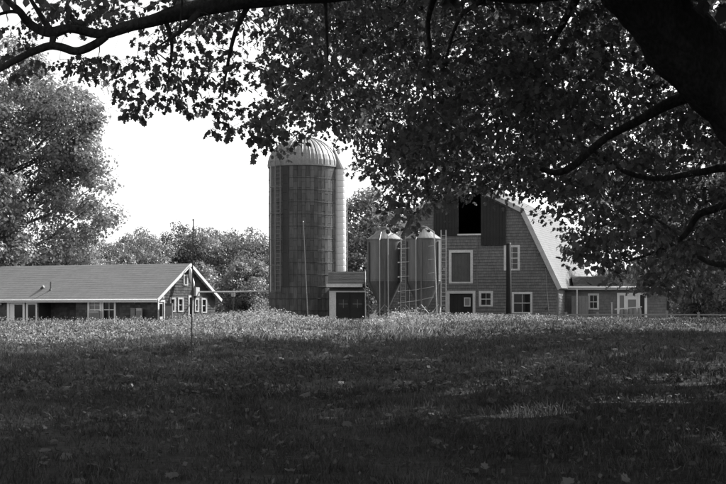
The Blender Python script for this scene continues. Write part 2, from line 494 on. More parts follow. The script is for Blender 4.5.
# hay door track beam inside the opening
k = MB(); k.tube([(loft[0] + 0.2, 0.4, loft[3] - 1.5), (0.1, 0.35, loft[3] - 0.5)], 0.05, 6); k.build('track_brace', M['door'], barn)
def framed_panel(r, fw, name, panel_mat, bottom):
    u0, u1, z0, z1 = r
    k = MB(); k.mbox(fm, u0, u0 + fw, -0.06, 0.06, z0, z1); k.mbox(fm, u1 - fw, u1, -0.06, 0.06, z0, z1); k.mbox(fm, u0 + fw, u1 - fw, -0.06, 0.057, z1 - fw, z1)
    if bottom: k.mbox(fm, u0 + fw, u1 - fw, -0.06, 0.057, z0, z0 + fw * 0.6)
    w = k.build(name, M['white'], barn)
    n = 6
    for i in range(n):
        a = u0 + fw + (u1 - u0 - 2 * fw) * i / n; b = u0 + fw + (u1 - u0 - 2 * fw) * (i + 1) / n
        q = MB(); q.mbox(fm, a + 0.004, b - 0.004, -0.08, -0.045 + random.uniform(0, 0.008), z0 + (fw * 0.6 if bottom else 0), z1 - fw); q.build('board', panel_mat, w)
    return w
framed_panel(tall, 0.19, 'hatch_door', M['doorgrey'], True)
ld = framed_panel(lowd, 0.20, 'stable_door', M['door'], False)
r_ = BF.rect(464, 470.5, 297.5, 306.5)
window(ld, fm, r_[0], r_[1], r_[2], r_[3], 0.07, 1, 1, 'window_light', depth=0.02) if False else None
k = MB(); k.mbox(fm, r_[0], r_[0] + .07, -0.04, 0.01, r_[2], r_[3]); k.mbox(fm, r_[1] - .07, r_[1], -0.04, 0.01, r_[2], r_[3]); k.mbox(fm, r_[0] + .07, r_[1] - .07, -0.04, 0.008, r_[3] - .07, r_[3]); k.mbox(fm, r_[0] + .07, r_[1] - .07, -0.04, 0.008, r_[2], r_[2] + .07); k.build('window_frame', M['white'], ld)
k = MB(); k.mbox(fm, r_[0] + .07, r_[1] - .07, -0.04, -0.02, r_[2] + .07, r_[3] - .07); k.build('pane', M['glass_pale'], ld)
window(barn, fm, *w_small, 0.17, 2, 2)
window(barn, fm, *w_up, 0.17, 2, 4)
window(barn, fm, *w_low, 0.15, 2, 2)
# little things on the facade
u, z = BF.front(538, 252.5)
k = MB(); k.tube([(u, 0, z), (u, -0.25, z + 0.05), (u, -0.4, z)], 0.03, 6); k.lathe([(0.02, z + 0.08), (0.16, z - 0.02), (0.17, z - 0.06)], 12, (u, -0.4)); k.build('wall_lamp', M['darksteel'], barn)
ua, za = BF.front(546, 268); ub, zb = BF.front(549, 312)
k = MB(); k.tube([(ua, -0.05, za), ((ua + ub) / 2 - 0.03, -0.05, (za + zb) / 2), (ub, -0.05, zb)], 0.02, 5); k.build('hanging_wire', M['steel'], barn)
ua, za = BF.front(477.5, 234); ub, zb = BF.front(477.5, 290)
k = MB(); k.tube([(ua, -0.07, za), (ub, -0.07, zb)], 0.022, 6); k.build('conduit', M['greypanel'], barn)
u, z = BF.front(547, 308)
k = MB(); k.tube([(u - .1, -0.1, z - .15), (u - .05, -0.14, z), (u, -0.1, z + .1), (u + .05, -0.1, z - .1)], 0.035, 6); k.build('hose_reel', M['darksteel'], barn)
# bulb hanging in the loft
bp = P(470.6, 192.5, 0.0)
k_ = (470.6 - CX) / F
lu, lz = BF.front(470.6, 192.5, 2.2)
bul = empty('hanging_bulb', (BF.O[0] + lu * BF.c + 2.2 * BF.s, BF.O[1] - lu * BF.s + 2.2 * BF.c, lz), 0)
tag(bul, 'small lit bulb glowing inside the dark hayloft opening', 'light bulb')
k = MB(); k.lathe([(0.0, -0.09), (0.05, -0.07), (0.075, 0.0), (0.05, 0.06), (0.03, 0.1), (0.0, 0.1)], 10); k.build('globe', M['bulb'], bul, True)
k = MB(); k.tube([(0, 0, 0.09), (0, 0, 0.5)], 0.012, 5); k.build('cord', M['darksteel'], bul)

# ------------------------------------------------------------------ shingled house (left)
HF = Frame(157, 108, 27)
house = empty('house', (HF.O[0], HF.O[1], 0), -HF.t)
tag(house, 'long low house with grey roof and dark shingled gable, white trim', 'house')
W_, HLEN = 7.7, 21.0
RZ = CZ + (HY - 264.5) / F * 111.6
EZh = CZ + (HY - 296.5) / F * 108
rise = (RZ - EZh) / (W_ / 2)
gmm = lambda v, o, z: (o, v, z)           # gable plane x=0 facing +x
dbl = HF.rect(7.5, 37.5, 299.5, 330); dbl = (dbl[0], dbl[1], 0.0, dbl[3])
porch = HF.rect(39, 76, 299, 330); porch = (porch[0], porch[1], 0.0, porch[3])
twin = HF.rect(88, 116, 298.3, 320.5)
fb = MB(); fbb = MB()
lapped(fb, fm, 0, EZh, 0.2, 0.3, lambda z: (-HLEN, 0), [dbl, porch, twin], 0.026, 0.008, fbb)
tag(fb.build('shingle_siding', M['shingle_dark'], house), kind='stuff')
pb = MB(); pbm = lambda u, o, z: (u, 1.4 - o, z)
lapped(pb, pbm, 0, EZh, 0.2, 0.3, lambda z: (porch[0], porch[1]), [], 0.026, 0.008, fbb)
fbb.box(porch[0] - 0.06, porch[0], 0.04, 1.45, 0, EZh); fbb.box(porch[1], porch[1] + 0.06, 0.04, 1.45, 0, EZh)
tag(pb.build('porch_wall', M['shingle_dark'], house), kind='stuff')
def hspan(z):
    if z <= EZh: return 0, W_
    t = (z - EZh) / (RZ - EZh); return W_ / 2 * t, W_ - W_ / 2 * t
attic = HF.srect(183, 187.5, 274.5, 285.5)
gdoor = HF.srect(157.3, 164.5, 300, 330); gdoor = (max(0.05, gdoor[0]), gdoor[1], 0, gdoor[3])
gw = [HF.srect(a, b, c, d) for a, b, c, d in ((169.5, 175, 297.5, 312), (177.5, 183, 297.5, 312), (194.5, 198.5, 298, 312), (201, 206.5, 298, 313))]
gd2 = HF.srect(188, 192.5, 295.5, 330); gd2 = (gd2[0], gd2[1], 0, gd2[3])
ga = MB(); gab = MB()
lapped(ga, gmm, 0, RZ - 0.1, 0.2, 0.3, hspan, [attic, gdoor, gd2] + gw, 0.026, 0.008, gab)
tag(ga.build('gable_siding', M['shingle_dark'], house), kind='stuff')
gab.poly([(-HLEN, W_, 0), (0, W_, 0), (0, W_, EZh), (-HLEN, W_, EZh)])
gab.poly([(-HLEN, 0, 0), (-HLEN, W_, 0), (-HLEN, W_, EZh), (-HLEN, W_ / 2, RZ), (-HLEN, 0, EZh)])
gab.v += fbb.v and []
gab.build('wall', M['backing'], house); fbb.build('wall', M['backing'], house)
# roof
OV = 0.42
def hslope(front):
    sgn = 1 if front else -1
    y0 = -OV if front else W_ + OV; z0 = EZh - OV * rise
    L = math.hypot(W_ / 2 + OV, RZ - z0)
    dy = sgn * (W_ / 2 + OV) / L; dz = (RZ - z0) / L
    ny_, nz_ = -sgn * dz, abs(dy)
    mpf = lambda u, o, s: (u, y0 + dy * s + ny_ * (o + 0.08), z0 + dz * s + nz_ * (o + 0.08))
    m_ = MB(); lapped(m_, mpf, 0, L, 0.16, 1.0, lambda z: (-HLEN - 0.3, 0.34), [], 0.007, 0.001)
    tag(m_.build('roof_slope', M['roof_mid'], house), kind='stuff')
    d_ = MB(); d_.hexa([mpf(-HLEN - .3, -0.08, 0), mpf(.34, -0.08, 0), mpf(.34, -0.08, L), mpf(-HLEN - .3, -0.08, L), mpf(-HLEN - .3, -0.01, 0), mpf(.34, -0.01, 0), mpf(.34, -0.01, L), mpf(-HLEN - .3, -0.01, L)])
    d_.build('roof_deck', M['worn'], house)
    r_ = MB(); r_.hexa([mpf(.345, -0.2, 0), mpf(.375, -0.2, 0), mpf(.375, -0.2, L), mpf(.345, -0.2, L), mpf(.345, 0.02, 0), mpf(.375, 0.02, 0), mpf(.375, 0.02, L), mpf(.345, 0.02, L)])
    r_.build('rake_board', M['white'], house)
    return mpf, L
mpf, L = hslope(True); hslope(False)
zg = EZh - OV * rise
k = MB(); k.hexa([(-HLEN - .3, -OV - .09, zg - .15), (.33, -OV - .09, zg - .15), (.33, -OV - .02, zg - .15), (-HLEN - .3, -OV - .02, zg - .15), (-HLEN - .3, -OV - .045, zg + .06), (.33, -OV - .045, zg + .06), (.33, -OV - .02, zg + .06), (-HLEN - .3, -OV - .02, zg + .06)]); k.build('fascia', M['bright'], house)
k = MB(); k.tube([(-HLEN - .3, -OV - .12, zg + .0), (.33, -OV - .12, zg + .0)], .075, 8); k.build('gutter', M['bright'], house, True)
k = MB(); k.box(-HLEN - 0.3, 0.3, -OV - 0.02, -0.03, EZh - OV * rise - 0.10, EZh - OV * rise - 0.07); k.build('soffit', M['worn'], house)
# vent pipe and hood on the roof
u = HF.front(55, 285, 1.2)[0]
q = mpf(u, 0, 1.35)
k = MB(); k.tube([(q[0], q[1], q[2] - 0.05), (q[0], q[1], q[2] + 0.62)], 0.055, 8); k.tube([(q[0], q[1], q[2] - 0.03), (q[0], q[1], q[2] + 0.1)], [0.14, 0.07], 8); k.build('vent_pipe', M['darksteel'], house)
u = HF.front(45.5, 286, 1.2)[0]; q = mpf(u, 0, 1.5)
k = MB(); k.tube([(q[0] - .15, q[1], q[2] + .02), (q[0] + .15, q[1], q[2] + .2)], [0.07, 0.12], 8); k.build('vent_hood', M['darksteel'], house)
# double glazed doors
u0, u1, z0, z1 = dbl
k = MB(); k.mbox(fm, u0, u0 + .22, -.05, .06, z0, z1); k.mbox(fm, u1 - .14, u1, -.05, .06, z0, z1); k.mbox(fm, u0 + .22, u1 - .14, -.05, .057, z1 - .22, z1)
dd = k.build('double_door', M['bright'], house)
for a, b in ((14.5, 22.5), (28, 36)):
    pa, pb_ = HF.front(a, 305)[0], HF.front(b, 305)[0]; zt = HF.front(a, 304.5)[1]
    k = MB(); k.mbox(fm, pa - .45 if a < 20 else pa - .2, pb_ + (.2 if a < 20 else .1), -.05, .0, 0.05, z1 - .23); k.build('door_leaf', M['bright'], dd)
    k = MB(); k.mbox(fm, pa, pb_, -.02, .012, 0.3, zt); k.build('pane', M['glass'], dd)
# twin window
um = (twin[0] + twin[1]) / 2
window(house, fm, twin[0], um - 0.02, twin[2], twin[3], 0.14, 2, 4, glass=M['glass_pale'], frame=M['bright'])
window(house, fm, um + 0.02, twin[1], twin[2], twin[3], 0.14, 2, 2, frame=M['bright'])
# gable openings
window(house, gmm, *attic, 0.12, 1, 1, glass=M['glass_pale'], frame=M['worn'])
for r_ in gw: window(house, gmm, *r_, 0.13, 1, 2, glass=M['glass'], frame=M['worn'])
for r_, pm in ((gdoor, M['white']), (gd2, M['door'])):
    k = MB(); k.mbox(gmm, r_[0], r_[0] + .12, -.05, .06, 0, r_[3]); k.mbox(gmm, r_[1] - .12, r_[1], -.05, .06, 0, r_[3]); k.mbox(gmm, r_[0] + .12, r_[1] - .12, -.05, .057, r_[3] - .14, r_[3])
    d_ = k.build('door', M['white'], house)
    k = MB(); k.mbox(gmm, r_[0] + .12, r_[1] - .12, -.05, .0, 0, r_[3] - .14); k.build('door_leaf', pm, d_)
    k = MB(); c = (r_[0] + r_[1]) / 2; k.mbox(gmm, c - .18, c + .18, .001, .015, 0.9, 1.8); k.build('pane', M['glass'], d_)
for x_, y_ in ((2, 304), (44.5, 301), (67, 301), (136, 302)):
    u, z = HF.front(x_, y_)
    k = MB(); k.lathe([(0.0, z + .1), (.07, z + .08), (.09, z - .06), (0.0, z - .1)], 8, (u, -0.13)); k.mbox(fm, u - .04, u + .04, 0.0, .12, z + .02, z + .08); k.build('wall_lamp', M['worn'], house)
v_, z = HF.side(161, 297.5)
k = MB(); k.lathe([(0.0, z + .1), (.09, z + .08), (.11, z - .08), (0.0, z - .12)], 8, (0.15, v_)); k.mbox(gmm, v_ - .04, v_ + .04, 0, .14, z, z + .06); k.build('wall_lamp', M['white'], house)
# satellite box on gable (small pale box above the far windows)
v_, z = HF.side(195, 292)
k = MB(); k.mbox(gmm, v_ - .25, v_ + .25, 0.03, .25, z - .3, z + .35); k.build('meter_box', M['worn'], house)

# furled flag on the gable
fa = P(189.6, 267, 110.7); fbp = P(193.2, 287.5, 110.2)
fl = empty('furled_flag', (fa.x, fa.y, fa.z), 0)
tag(fl, 'white furled flag hanging limp from the house gable peak', 'flag')
d_ = fbp - fa
k = MB(); k.tube([(0, 0.6, 0.15), (0, 0, 0.0)], 0.03, 6); k.build('staff', M['steel'], fl)
k = MB()
k.tube([d_ * t + Vector((0.03 * math.sin(9 * t), 0, 0)) for t in (0, .15, .35, .55, .75, .9, 1.0)], [.03, .12, .16, .13, .15, .10, .03], 7, wob=0.3); k.build('cloth', M['white'], fl, True)

# boxes by the house
def top_box(name, label, cat, px0, px1, py0, py1, d, dep, m, group=None, zb=None):
    a = P(px0, py1, d); b = P(px1, py0, d)
    z0 = float(gz(a.x, d)) if zb is None else zb
    root = empty(name, ((a.x + b.x) / 2, d, z0), 0)
    w = (b.x - a.x) / 2; h = b.z - z0
    k = MB(); k.box(-w, w, 0, dep, 0.04, h); k.build('case', m, root)
    k = MB(); k.box(-w * .92, w * .92, -0.02, -0.002, h * .3, h * .92); k.build('front_panel', M['greypanel'], root)
    k = MB(); k.box(-w * 1.04, w * 1.04, -0.03, dep + .02, h + 0.002, h + 0.05); k.build('lid', m, root)
    for s in (-1, 1):
        k = MB(); k.box(s * w * .8 - .04, s * w * .8 + .04, 0.05, dep - .05, 0, 0.038); k.build('foot', M['darksteel'], root)
    tag(root, label, cat, group); return root
def hy(px): u = HF.front(px, 310)[0]; return HF.O[1] - u * HF.s
top_box('cooling_unit', 'pale boxy cooling unit below the twin window', 'cooling unit', 88.5, 98.5, 311.5, 330, hy(93) - 0.8, .6, M['worn'])
top_box('storage_box', 'grey storage box against house wall, left of the pair', 'storage box', 130.5, 135, 309, 330, hy(133) - 0.9, .5, M['greypanel'])
top_box('storage_box', 'pale grey storage box against house wall, right of the pair', 'storage box', 136, 141.5, 309, 330, hy(139) - 0.9, .5, M['worn'])
top_box('storage_box', 'dark grey upright bin beside the white gable door', 'storage box', 165, 172, 304, 330, 108.0, .6, M['doorgrey'])

# overhead pipe from house to silo
a = P(198, 292, 112.5); b = P(268.5, 291, 110.4)
pr = empty('overhead_pipe', (a.x, a.y, 0), 0)
tag(pr, 'thin pale overhead pipe running from the house to the silo', 'pipe')
k = MB(); k.tube([(0, 0, a.z), ((b.x - a.x) / 2, (b.y - a.y) / 2, (a.z + b.z) / 2 - .03), (b.x - a.x, b.y - a.y, b.z)], 0.055, 8); k.build('pipe', M['white'], pr)
c = P(233, 294.5, 111.5)
k = MB(); k.box(c.x - a.x - .14, c.x - a.x + .14, c.y - a.y - .1, c.y - a.y + .1, c.z - .16, c.z + .13); k.build('junction_box', M['worn'], pr)
c = P(233, 294.5, 111.5)
k = MB(); k.tube([(c.x - a.x, c.y - a.y + .15, 0), (c.x - a.x, c.y - a.y + .15, c.z + .1)], .05, 6); k.build('support_post', M['darksteel'], pr)

# ------------------------------------------------------------------ silo
SD = 110.0; sp = P(303, 306, SD); SR = 34.0 / F * SD; SZ = CZ + (HY - 167) / F * SD; DZ = CZ + (HY - 137.5) / F * SD - SZ
silo = empty('silo', (sp.x, SD, 0), 0)
tag(silo, 'tall concrete stave silo with ribbed metal dome, ladder and side chute', 'silo')
mb = MB(); NS = 52; rows = 14; rh = SZ / rows
for r in range(rows):
    for i in range(NS):
        a0 = 2 * math.pi * (i + 0.018) / NS; a1 = 2 * math.pi * (i + 0.982) / NS
        off = (0.5 if i % 2 else 0) * rh
        z0 = max(0, r * rh - off + 0.008); z1 = min(SZ, (r + 1) * rh - off - 0.008)
        e = random.uniform(0, 0.016)
        q = []
        for z in (z0, z1):
            q += [(math.cos(a0) * (SR - .06), math.sin(a0) * (SR - .06), z), (math.cos(a1) * (SR - .06), math.sin(a1) * (SR - .06), z), (math.cos(a1) * (SR + e), math.sin(a1) * (SR + e), z), (math.cos(a0) * (SR + e), math.sin(a0) * (SR + e), z)]
        mb.hexa(q)
    # top half course
for i in range(1, NS, 2):
    a0 = 2 * math.pi * (i + 0.018) / NS; a1 = 2 * math.pi * (i + 0.982) / NS
    q = []
    for z in (SZ - rh * .5 + .008, SZ):
        q += [(math.cos(a0) * (SR - .06), math.sin(a0) * (SR - .06), z), (math.cos(a1) * (SR - .06), math.sin(a1) * (SR - .06), z), (math.cos(a1) * SR, math.sin(a1) * SR, z), (math.cos(a0) * SR, math.sin(a0) * SR, z)]
    mb.hexa(q)
tag(mb.build('staves', M['stave'], silo), kind='stuff')
k = MB(); k.lathe([(SR - .05, 0), (SR - .05, SZ)], 48); k.build('inner_wall', M['stave_dark'], silo)
hm = MB(); hm.tube([(math.cos(a) * (SR + .025), math.sin(a) * (SR + .025), 0) for a in np.linspace(0, 2 * math.pi, 49)], 0.014, 5, False)
hme = hm.mesh('hoop')
for i in range(13):
    o = link_mesh('hoop', hme, M['hoop'], silo); o.location = (0, 0, 0.45 + i * 0.868)
k = MB(); k.lathe([(SR + .02, SZ - .12), (SR + .09, SZ - .08), (SR + .09, SZ + .04), (SR + .02, SZ + .05)], 48); k.build('dome_rim', M['dome'], silo)
# dome panels
ND = 28
dp = MB(); n = 9
for j in range(n):
    t0 = j / n * math.pi / 2; t1 = (j + 1) / n * math.pi / 2
    def pt(a, t, e=0): return (math.cos(a) * (SR + .07 + e) * math.cos(t), math.sin(a) * (SR + .07 + e) * math.cos(t), (DZ + e) * math.sin(t))
    da = 2 * math.pi / ND
    dp.poly([pt(0, t0), pt(da / 2, t0, .03), pt(da / 2, t1, .03), pt(0, t1)])
    dp.poly([pt(da / 2, t0, .03), pt(da, t0), pt(da, t1), pt(da / 2, t1, .03)])
    dp.poly([pt(0, t0), pt(0, t1), pt(-0.006, t1, .05), pt(-0.006, t0, .05)])
    dp.poly([pt(-0.006, t0, .05), pt(-0.006, t1, .05), pt(0.02, t1, .0), pt(0.02, t0, .0)])
dme = dp.mesh('dome_panel')
for i in range(ND):
    o = link_mesh('dome_panel', dme, M['dome'], silo); o.location = (0, 0, SZ + .02); o.rotation_euler = (0, 0, 2 * math.pi * i / ND + 0.03)
k = MB(); k.lathe([(0.28, SZ + DZ - .02), (.25, SZ + DZ + .1), (0.0, SZ + DZ + .16)], 14); k.build('dome_cap', M['dome'], silo)
# darker door strip left of centre
k = MB()
for i in range(14):
    a0, a1 = R(237), R(247.5); z0 = SZ - .15 - (i + 1) * .62; z1 = z0 + .6
    q = []
    for z in (z0, z1):
        q += [(math.cos(a0) * (SR - .02), math.sin(a0) * (SR - .02), z), (math.cos(a1) * (SR - .02), math.sin(a1) * (SR - .02), z), (math.cos(a1) * (SR + .05), math.sin(a1) * (SR + .05), z), (math.cos(a0) * (SR + .05), math.sin(a0) * (SR + .05), z)]
    m_ = MB(); m_.hexa(q); m_.build('hatch_door', M['stave_dark'], silo)
# chute on the right side, of stacked half-round sections
CRr = 0.46; ccx = SR + 0.20; ccy = -0.35
cz0 = CZ + (HY - 290) / F * SD; cz1 = CZ + (HY - 169.5) / F * SD; nsx = 20; sh = (cz1 - cz0) / nsx
cm_ = MB(); cm_.lathe([(CRr - .012, 0), (CRr + .015, .03), (CRr + .02, sh * .5), (CRr + .015, sh - .03), (CRr - .012, sh)], 20)
cme = cm_.mesh('chute_section'); 
for i in range(nsx):
    o = link_mesh('chute_section', cme, M['galv'], silo); o.location = (ccx, ccy, cz0 + i * sh)
k = MB(); k.tube([(ccx, ccy, 0), (ccx, ccy, cz0)], CRr - .05, 14); k.build('chute_base', M['stave_dark'], silo)
hood = MB()
zt = CZ + (HY - 152.5) / F * SD
ring = [(ccx + (CRr + .08) * math.cos(a), ccy + (CRr + .08) * math.sin(a), cz1) for a in np.linspace(-math.pi * .75, math.pi * .75, 15)]
apex = (SR * .88, ccy * .8, SZ + 1.5)
for a, b in zip(ring[:-1], ring[1:]): hood.poly([a, b, apex])
hood.poly([ring[-1], ring[0], apex])
hood.poly(list(reversed(ring)))
hood.build('chute_hood', M['dome'], silo)
k = MB(); k.tube([(ccx + CRr + .1, ccy, 3.2), (ccx + CRr + .1, ccy, cz1)], .028, 6); k.build('conduit', M['white'], silo)
# ladder with safety cage
lx = lambda px: (px - 303) / F * (SD - 1.9)
la, lb = lx(276.5), lx(281.5)
ly = lambda x: -math.sqrt(max(0.01, (SR + .22) ** 2 - x * x))
lz0 = CZ + (HY - 292) / F * 108; lz1 = SZ + .55
for x in (la, lb):
    k = MB(); k.tube([(x, ly(x), lz0), (x, ly(x), lz1 - .3), (x + .1, ly(x) + .35, lz1 + .5)], .028, 6); k.build('ladder_rail', M['ladder'], silo)
rm = MB(); rm.tube([(la, ly(la), 0), (lb, ly(lb), 0)], .017, 5); rme = rm.mesh('ladder_rung')
nr = int((lz1 - lz0 - .3) / .29)
for i in range(nr):
    o = link_mesh('ladder_rung', rme, M['ladder'], silo); o.location = (0, 0, lz0 + .15 + i * .29)
cxm = (la + lb) / 2; cym = ly(cxm)
cage = MB(); arc = [(lb - .0, ly(lb), 0)] + [(cxm + .42 * math.cos(a) - .12, cym - .12 + .48 * math.sin(a), 0) for a in np.linspace(-.25, -math.pi + .0, 9)] + [(la - .18, ly(la - .18), 0)]
cage.tube(arc, .02, 5); cgm = cage.mesh('cage_hoop')
for i in range(6):
    o = link_mesh('cage_hoop', cgm, M['ladder'], silo); o.location = (0, 0, lz0 + .05 + i * (lz1 - lz0 - .4) / 5)
for q in (arc[9], arc[5]):
    k = MB(); k.tube([(q[0], q[1], lz0), (q[0], q[1], lz1 - .4)], .018, 5); k.build('cage_bar', M['ladder'], silo)
k = MB(); q0 = lx(271.2); k.tube([(q0, -math.sqrt(max(.05, (SR + .06) ** 2 - q0 * q0)), lz0), (q0, -math.sqrt(max(.05, (SR + .06) ** 2 - q0 * q0)), SZ)], .03, 6); k.build('conduit', M['galv'], silo)
# hatch rail on dome
k = MB(); hx = lx(288)
k.tube([(hx, -SR * .93, SZ + .1), (hx + .05, -SR * .78, SZ + 1.0), (hx + .15, -SR * .6, SZ + 1.55)], .05, 6); k.build('dome_hatch_rail', M['darksteel'], silo)

# ------------------------------------------------------------------ small shed at the silo foot
SHD = 105.6
c = P(346.5, 306, SHD)
shed = empty('shed', (c.x, SHD, 0), 0)
tag(shed, 'small shed with dark doors and pale eave at the silo foot', 'shed')
pxs = lambda px: (px - 346.5) / F * SHD
pzs = lambda py: CZ - (py - HY) / F * SHD
x0, x1 = pxs(329.5), pxs(365); ez = pzs(286.5); rz_ = pzs(271.5)
k = MB(); k.box(x0, x1, .1, 2.4, 0, ez); k.build('wall', M['shingle_dark'], shed)
k = MB(); k.mbox(fm, pxs(329.3), pxs(336), -.1, .03, 0, pzs(291.2)); k.build('pilaster', M['white'], shed)
k = MB(); k.mbox(fm, pxs(329.3), pxs(365.5), -.1, .05, pzs(292.2), pzs(291.0)); k.build('lintel', M['white'], shed)
for a, b in ((336.3, 350), (350.3, 364.2)):
    k = MB(); k.mbox(fm, pxs(a), pxs(b), -.1, 0.0, 0.03, pzs(292.4)); d_ = k.build('door', M['door'], shed)
    k = MB(); k.mbox(fm, pxs(a + 2.5), pxs(b - 2.0), 0, .02, pzs(308), pzs(299.5)); k.build('pane', M['glass'], d_)
    cc = pxs((a + b) / 2 + .2); k = MB(); k.mbox(fm, cc - .015, cc + .015, .02, .03, pzs(308), pzs(299.5)); k.mbox(fm, pxs(a + 2.5), pxs(b - 2), .02, .028, pzs(304) - .015, pzs(304) + .015); k.build('muntin', M['greypanel'], d_)
L = math.hypot(1.4, rz_ - ez); dy = 1.4 / L; dz = (rz_ - ez) / L
smp = lambda u, o, s: (u, -.35 + dy * s - dz * o, ez + dz * s + dy * o)
m_ = MB(); lapped(m_, smp, 0, L, .16, .5, lambda z: (pxs(328), pxs(365)), [], .014, .003); tag(m_.build('roof_slope', M['roof_dark'], shed), kind='stuff')
k = MB(); k.hexa([smp(pxs(328), -.1, 0), smp(pxs(365), -.1, 0), smp(pxs(365), -.1, L), smp(pxs(328), -.1, L), smp(pxs(328), -.012, 0), smp(pxs(365), -.012, 0), smp(pxs(365), -.012, L), smp(pxs(328), -.012, L)]); k.build('roof_deck', M['roof_dark'], shed)
k = MB(); k.hexa([(pxs(328), 1.05, rz_ - .08), (pxs(365), 1.05, rz_ - .08), (pxs(365), 2.5, ez), (pxs(328), 2.5, ez), (pxs(328), 1.05, rz_), (pxs(365), 1.05, rz_), (pxs(365), 2.5, ez + .1), (pxs(328), 2.5, ez + .1)]); k.build('rear_roof_slope', M['roof_dark'], shed)
k = MB(); k.poly([(x1, .1, ez), (x1, 2.4, ez), (x1, 1.05, rz_ - .1)]); k.poly([(x0, .1, ez), (x0, 1.05, rz_ - .1), (x0, 2.4, ez)]); k.build('gable', M['shingle_dark'], shed)
k = MB(); k.mbox(fm, pxs(326.5), pxs(362.5), .36, .42, pzs(287.2), pzs(284)); k.build('fascia', M['white'], shed)
k = MB(); k.hexa([smp(pxs(365) + .01, -.25, -.05), smp(pxs(365) + .06, -.25, -.05), smp(pxs(365) + .06, -.25, L), smp(pxs(365) + .01, -.25, L), smp(pxs(365) + .01, .04, -.05), smp(pxs(365) + .06, .04, -.05), smp(pxs(365) + .06, .04, L), smp(pxs(365) + .01, .04, L)]); k.build('rake_board', M['white'], shed)
k = MB(); k.tube([(pxs(361), -.35, pzs(286)), (pxs(364.5), -.1, pzs(289)), (pxs(365.6), -.05, pzs(291)), (pxs(365.6), -.05, 0.1)], .04, 6); k.build('downspout', M['white'], shed)

# ------------------------------------------------------------------ feed bins
def feed_bin(px, d):
    c = P(px, 306, d); r = 17.2 / F * d
    zt = CZ - (239.5 - HY) / F * d; za = CZ - (229 - HY) / F * d; zc = CZ - (280.5 - HY) / F * d; zb = CZ - (311 - HY) / F * d
    b = empty('feed_bin', (c.x, d, 0), 0)
    k = MB(); prof = []
    n = 34
    for i in range(n + 1):
        z = zc + (zt - zc) * i / n
        prof.append((r + (.012 if i % 2 else -.006), z))
    k.lathe(prof, 40); k.build('tank', M['bin'], b, True)
    k = MB(); k.lathe([(r + .06, zt - .04), (r + .05, zt + .02), (.3, za - .04), (.28, za + .12), (0, za + .17)], 28); k.build('cone_roof', M['bin'], b)
    k = MB(); k.lathe([(r, zc), (r + .02, zc - .05), (.28, zb + .15), (.26, zb)], 28); k.build('hopper', M['bin'], b)
    for i in range(6):
        a = R(30 + 60 * i)
        x, y = math.cos(a) * (r + .06), math.sin(a) * (r + .06)
        k = MB(); k.box(x - .045, x + .045, y - .045, y + .045, 0, zt - .2 if i in (3, 4, 5, 0) else zc + .6); k.build('leg', M['darksteel' if i % 2 else 'bin'], b)
    for i, z in ((0, zc - 1.0), (1, .35)):
        pass
    for s in (0, 1):
        for q in (3, 4, 5):
            a0, a1 = R(30 + 60 * q), R(90 + 60 * q)
            z0, z1 = (0.35, 1.75) if s else (1.75, .35)
            k = MB(); k.tube([(math.cos(a0) * (r + .12), math.sin(a0) * (r + .12), z0), (math.cos(a1) * (r + .12), math.sin(a1) * (r + .12), z1)], .022, 5); k.build('brace', M['steel'], b)
    k = MB(); fx = -r * .28; k.tube([(fx, -r - .12, .15), (fx - .02, -r - .12, zt - .1), (fx + .1, -r * .55, za - .25)], .03, 6); k.build('fill_pipe', M['steel'], b)
    return b, r, zt, zb, za
binL, br, bzt, bzb, bza = feed_bin(384.5, 105.0)
tag(binL, 'corrugated steel feed bin nearest the small shed', 'feed bin', 'feed bins')
binR = copy_tree(binL); c = P(423.3, 306, 104.0); binR.location = (c.x, 104.0, 0); binR.rotation_euler = (0, 0, R(-9))
tag(binR, 'corrugated steel feed bin nearest the barn, right of the pair', 'feed bin', 'feed bins')
def ladder(px, d, y0, y1, label, w=.34, lean=0.0):
    c = P(px, 306, d); r_ = empty('ladder', (c.x, d, 0), R(-8))
    z1 = CZ - (y0 - HY) / F * d
    for s in (-1, 1):
        k = MB(); k.tube([(s * w / 2, 0, 0), (s * w / 2 + lean, 0, z1)], .03, 6); k.build('rail', M['steel'], r_)
    n = int(z1 / .3)
    rm = MB(); rm.tube([(-w / 2, 0, 0), (w / 2, 0, 0)], .018, 5); me = rm.mesh('rung')
    for i in range(n):
        o = link_mesh('rung', me, M['steel'], r_); o.location = (lean * (i * .3 + .2) / z1, 0, .2 + i * .3)
    if lean == 0:
        for zz in (1.5, 4.2):
            k = MB(); k.tube([(0, 0, zz), (0, .5, zz)], .025, 5); k.build('bracket', M['steel'], r_)
    tag(r_, label, 'ladder', 'ladders at the feed bins'); return r_
ladder(403.2, 103.9, 236, 316, 'steel ladder standing between the two feed bins')
ladder(443.5, 103.2, 230, 316, 'steel ladder right of the feed bins beside barn door')
# auger pipe leaning on right bin, slanted rod
a = P(434, 232, 102.7); b = P(437.5, 314, 102.4)
pr = empty('auger_pipe', (b.x, b.y, 0)); tag(pr, 'thin pale auger pipe leaning in front of the right feed bin', 'pipe')
k = MB(); k.tube([(0, 0, 0), (a.x - b.x, a.y - b.y, a.z)], .04, 7); k.build('tube', M['steel'], pr)
k = MB(); k.tube([(a.x - b.x, a.y - b.y, a.z), (a.x - b.x - .5, a.y - b.y + .5, a.z + .35)], .045, 7); k.build('elbow', M['steel'], pr)
a = P(388, 236, 103.5); pr = empty('auger_pipe', (a.x, a.y, 0)); tag(pr, 'thin pale vertical pipe in front of the left feed bin', 'pipe')
k = MB(); k.tube([(.04, 0, 0), (0, 0, a.z)], .04, 7); k.build('tube', M['steel'], pr)
k = MB(); k.tube([(0, 0, a.z), (.35, .45, a.z + .35), (.6, .7, a.z + .75)], .05, 7); k.build('elbow', M['white'], pr)
